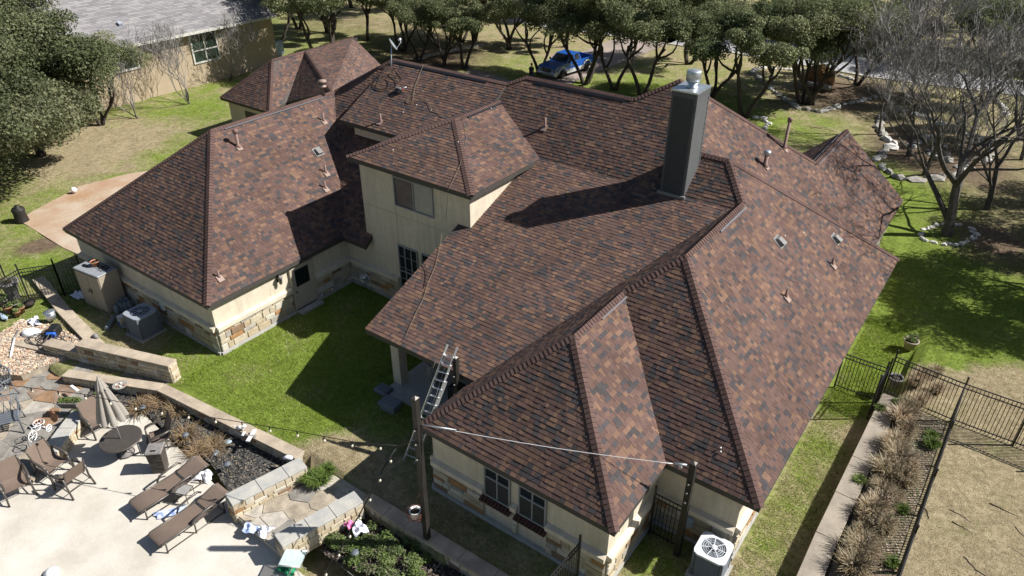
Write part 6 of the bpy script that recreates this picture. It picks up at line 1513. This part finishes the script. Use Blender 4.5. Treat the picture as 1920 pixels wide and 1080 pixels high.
for s,o_ in ((-1,0),(1,4)):
    a,b,c_,d_=vs[o_],vs[o_+1],vs[o_+2],vs[o_+3]
    lift(a.lerp(d_,.08),a.lerp(d_,.5),b.lerp(c_,.42),b.lerp(c_,.02),'side_window',.012); lift(a.lerp(d_,.53),a.lerp(d_,.95),b.lerp(c_,.95),b.lerp(c_,.48),'side_window',.012)
    q=MB(); q.box((s*(Wd+.12),-.95,1.32),(.2,.1,.2),bev=.03); obj('wing_mirror',q,M['black'],t)
    q=MB(); q.box((s*.72,-2.74,.86),(.36,.12,.22),bev=.03); obj('headlight',q,M['blind'],t)
    q=MB(); q.box((s*(Wd-.1),2.9,.95),(.14,.04,.4)); obj('tail_light',q,mat('red_lens',(.3,.01,.01),.3),t)
    for yw in (-1.78,1.78):
        q=MB(); X_=V(1,0,0); q.lathe([(.2,-.13),(.36,-.13),(.41,-.09),(.41,.09),(.36,.13),(.2,.13)],(s*(Wd-.12),yw,.41),24,ax=(V(0,1,0),V(0,0,1),X_)); w=obj('wheel',q,M['rubber'],t)
        q=MB(); q.lathe([(0,s*.10),(.1,s*.12),(.24,s*.125),(.25,s*.08)],(s*(Wd-.12),yw,.41),20,ax=(V(0,1,0),V(0,0,1),X_)); obj('rim',q,M['chrome'],w)
    q=MB(); q.box((s*(Wd+.0),-.1,.95),(.015,1.0,.02)); obj('side_trim',q,M['trucksilver'],t)
    q=MB(); q.box((s*(Wd+.01),.25,1.08),(.03,.18,.04)); obj('door_handle',q,M['black'],t)
m=MB(); m.box((0,-2.77,.82),(.95,.08,.36)); g_=obj('grille',m,M['black'],t); m=MB(); m.box((0,-2.82,.82),(.95,.03,.05)); m.box((0,-2.82,.82),(.05,.03,.36)); m.box((0,-2.81,1.0),(1.05,.06,.04)); m.box((0,-2.81,.64),(1.05,.06,.04)); obj('crossbar',m,M['chrome'],g_)
m=MB(); m.box((0,-2.84,.50),(2*Wd-.05,.2,.2),bev=.05); obj('bumper',m,M['chrome'],t); m=MB(); m.box((0,2.95,.48),(2*Wd-.2,.15,.16),bev=.04); obj('bumper',m,M['chrome'],t)
m=MB(); m.box((0,0,.42),(1.5,5.0,.2)); obj('chassis',m,M['black'],t)
# person standing by the truck
q=P(996,158,0); t=thing('person','person in dark shirt and jeans standing at the front of the blue truck','person',tuple(q),math.radians(150)); t.scale=(1.06,)*3
bm=bpy.data.meshes.new('body')
J_=[((0,0,.95),.13),((0,0,1.15),.13),((0,.0,1.35),.15),((0,0,1.48),.08),((0,-.01,1.56),.055),((.19,0,1.42),.065),((.25,.02,1.15),.045),((.16,-.18,1.05),.035),((.08,-.22,1.06),.035),((-.19,0,1.42),.065),((-.25,.02,1.15),.045),((-.16,-.18,1.02),.035),((-.08,-.22,1.03),.035),((.1,0,.88),.095),((.11,-.02,.5),.062),((.11,.02,.1),.045),((.12,-.12,.04),.04),((-.1,0,.88),.095),((-.12,-.01,.5),.062),((-.13,.03,.1),.045),((-.14,-.11,.04),.04)]
ed=[(0,1),(1,2),(2,3),(3,4),(2,5),(5,6),(6,7),(7,8),(2,9),(9,10),(10,11),(11,12),(0,13),(13,14),(14,15),(15,16),(0,17),(17,18),(18,19),(19,20)]
bm.from_pydata([j[0] for j in J_],ed,[])
bo=link('body',bm,t); md=bo.modifiers.new('skin','SKIN')
for i,j in enumerate(J_): bm.skin_vertices[0].data[i].radius=(j[1],j[1])
bm.skin_vertices[0].data[0].use_root=True
md2=bo.modifiers.new('sub','SUBSURF'); md2.levels=1; md2.render_levels=1
bm.materials.append(M['skin'])
m=MB(); m.lathe([(.12,.80),(.20,.95),(.20,1.15),(.235,1.34),(.20,1.44),(.08,1.49)],(0,0,0),16); m.tube([V(.17,0,1.42),V(.24,.02,1.2)],[.08,.062],8); m.tube([V(-.17,0,1.42),V(-.24,.02,1.2)],[.08,.062],8); obj('shirt',m,M['shirt'],t)
m=MB()
for s in (-1,1): m.tube([V(s*.09,0,.95),V(s*.11,-.02,.5),V(s*.12,.02,.09)],[.115,.08,.062],8)
obj('jeans',m,M['jeans'],t)
m=MB(); m.lathe([(0,1.53),(.055,1.55),(.085,1.62),(.092,1.70),(.07,1.77),(0,1.80)],(0,-.01,0),14); m.tube([V(0,-.09,1.67),V(0,-.115,1.645)],.014,5); hd_=obj('head',m,M['skin'],t)
m=MB(); m.lathe([(.096,1.68),(.10,1.73),(.078,1.79),(0,1.82)],(0,.006,0),14); obj('hair',m,M['hair'],hd_)
m=MB()
for s in (-1,1): m.tube([V(s*.03,-.095,1.685),V(s*.03,-.1,1.685)],.01,5)
obj('eye',m,M['hair'],hd_)
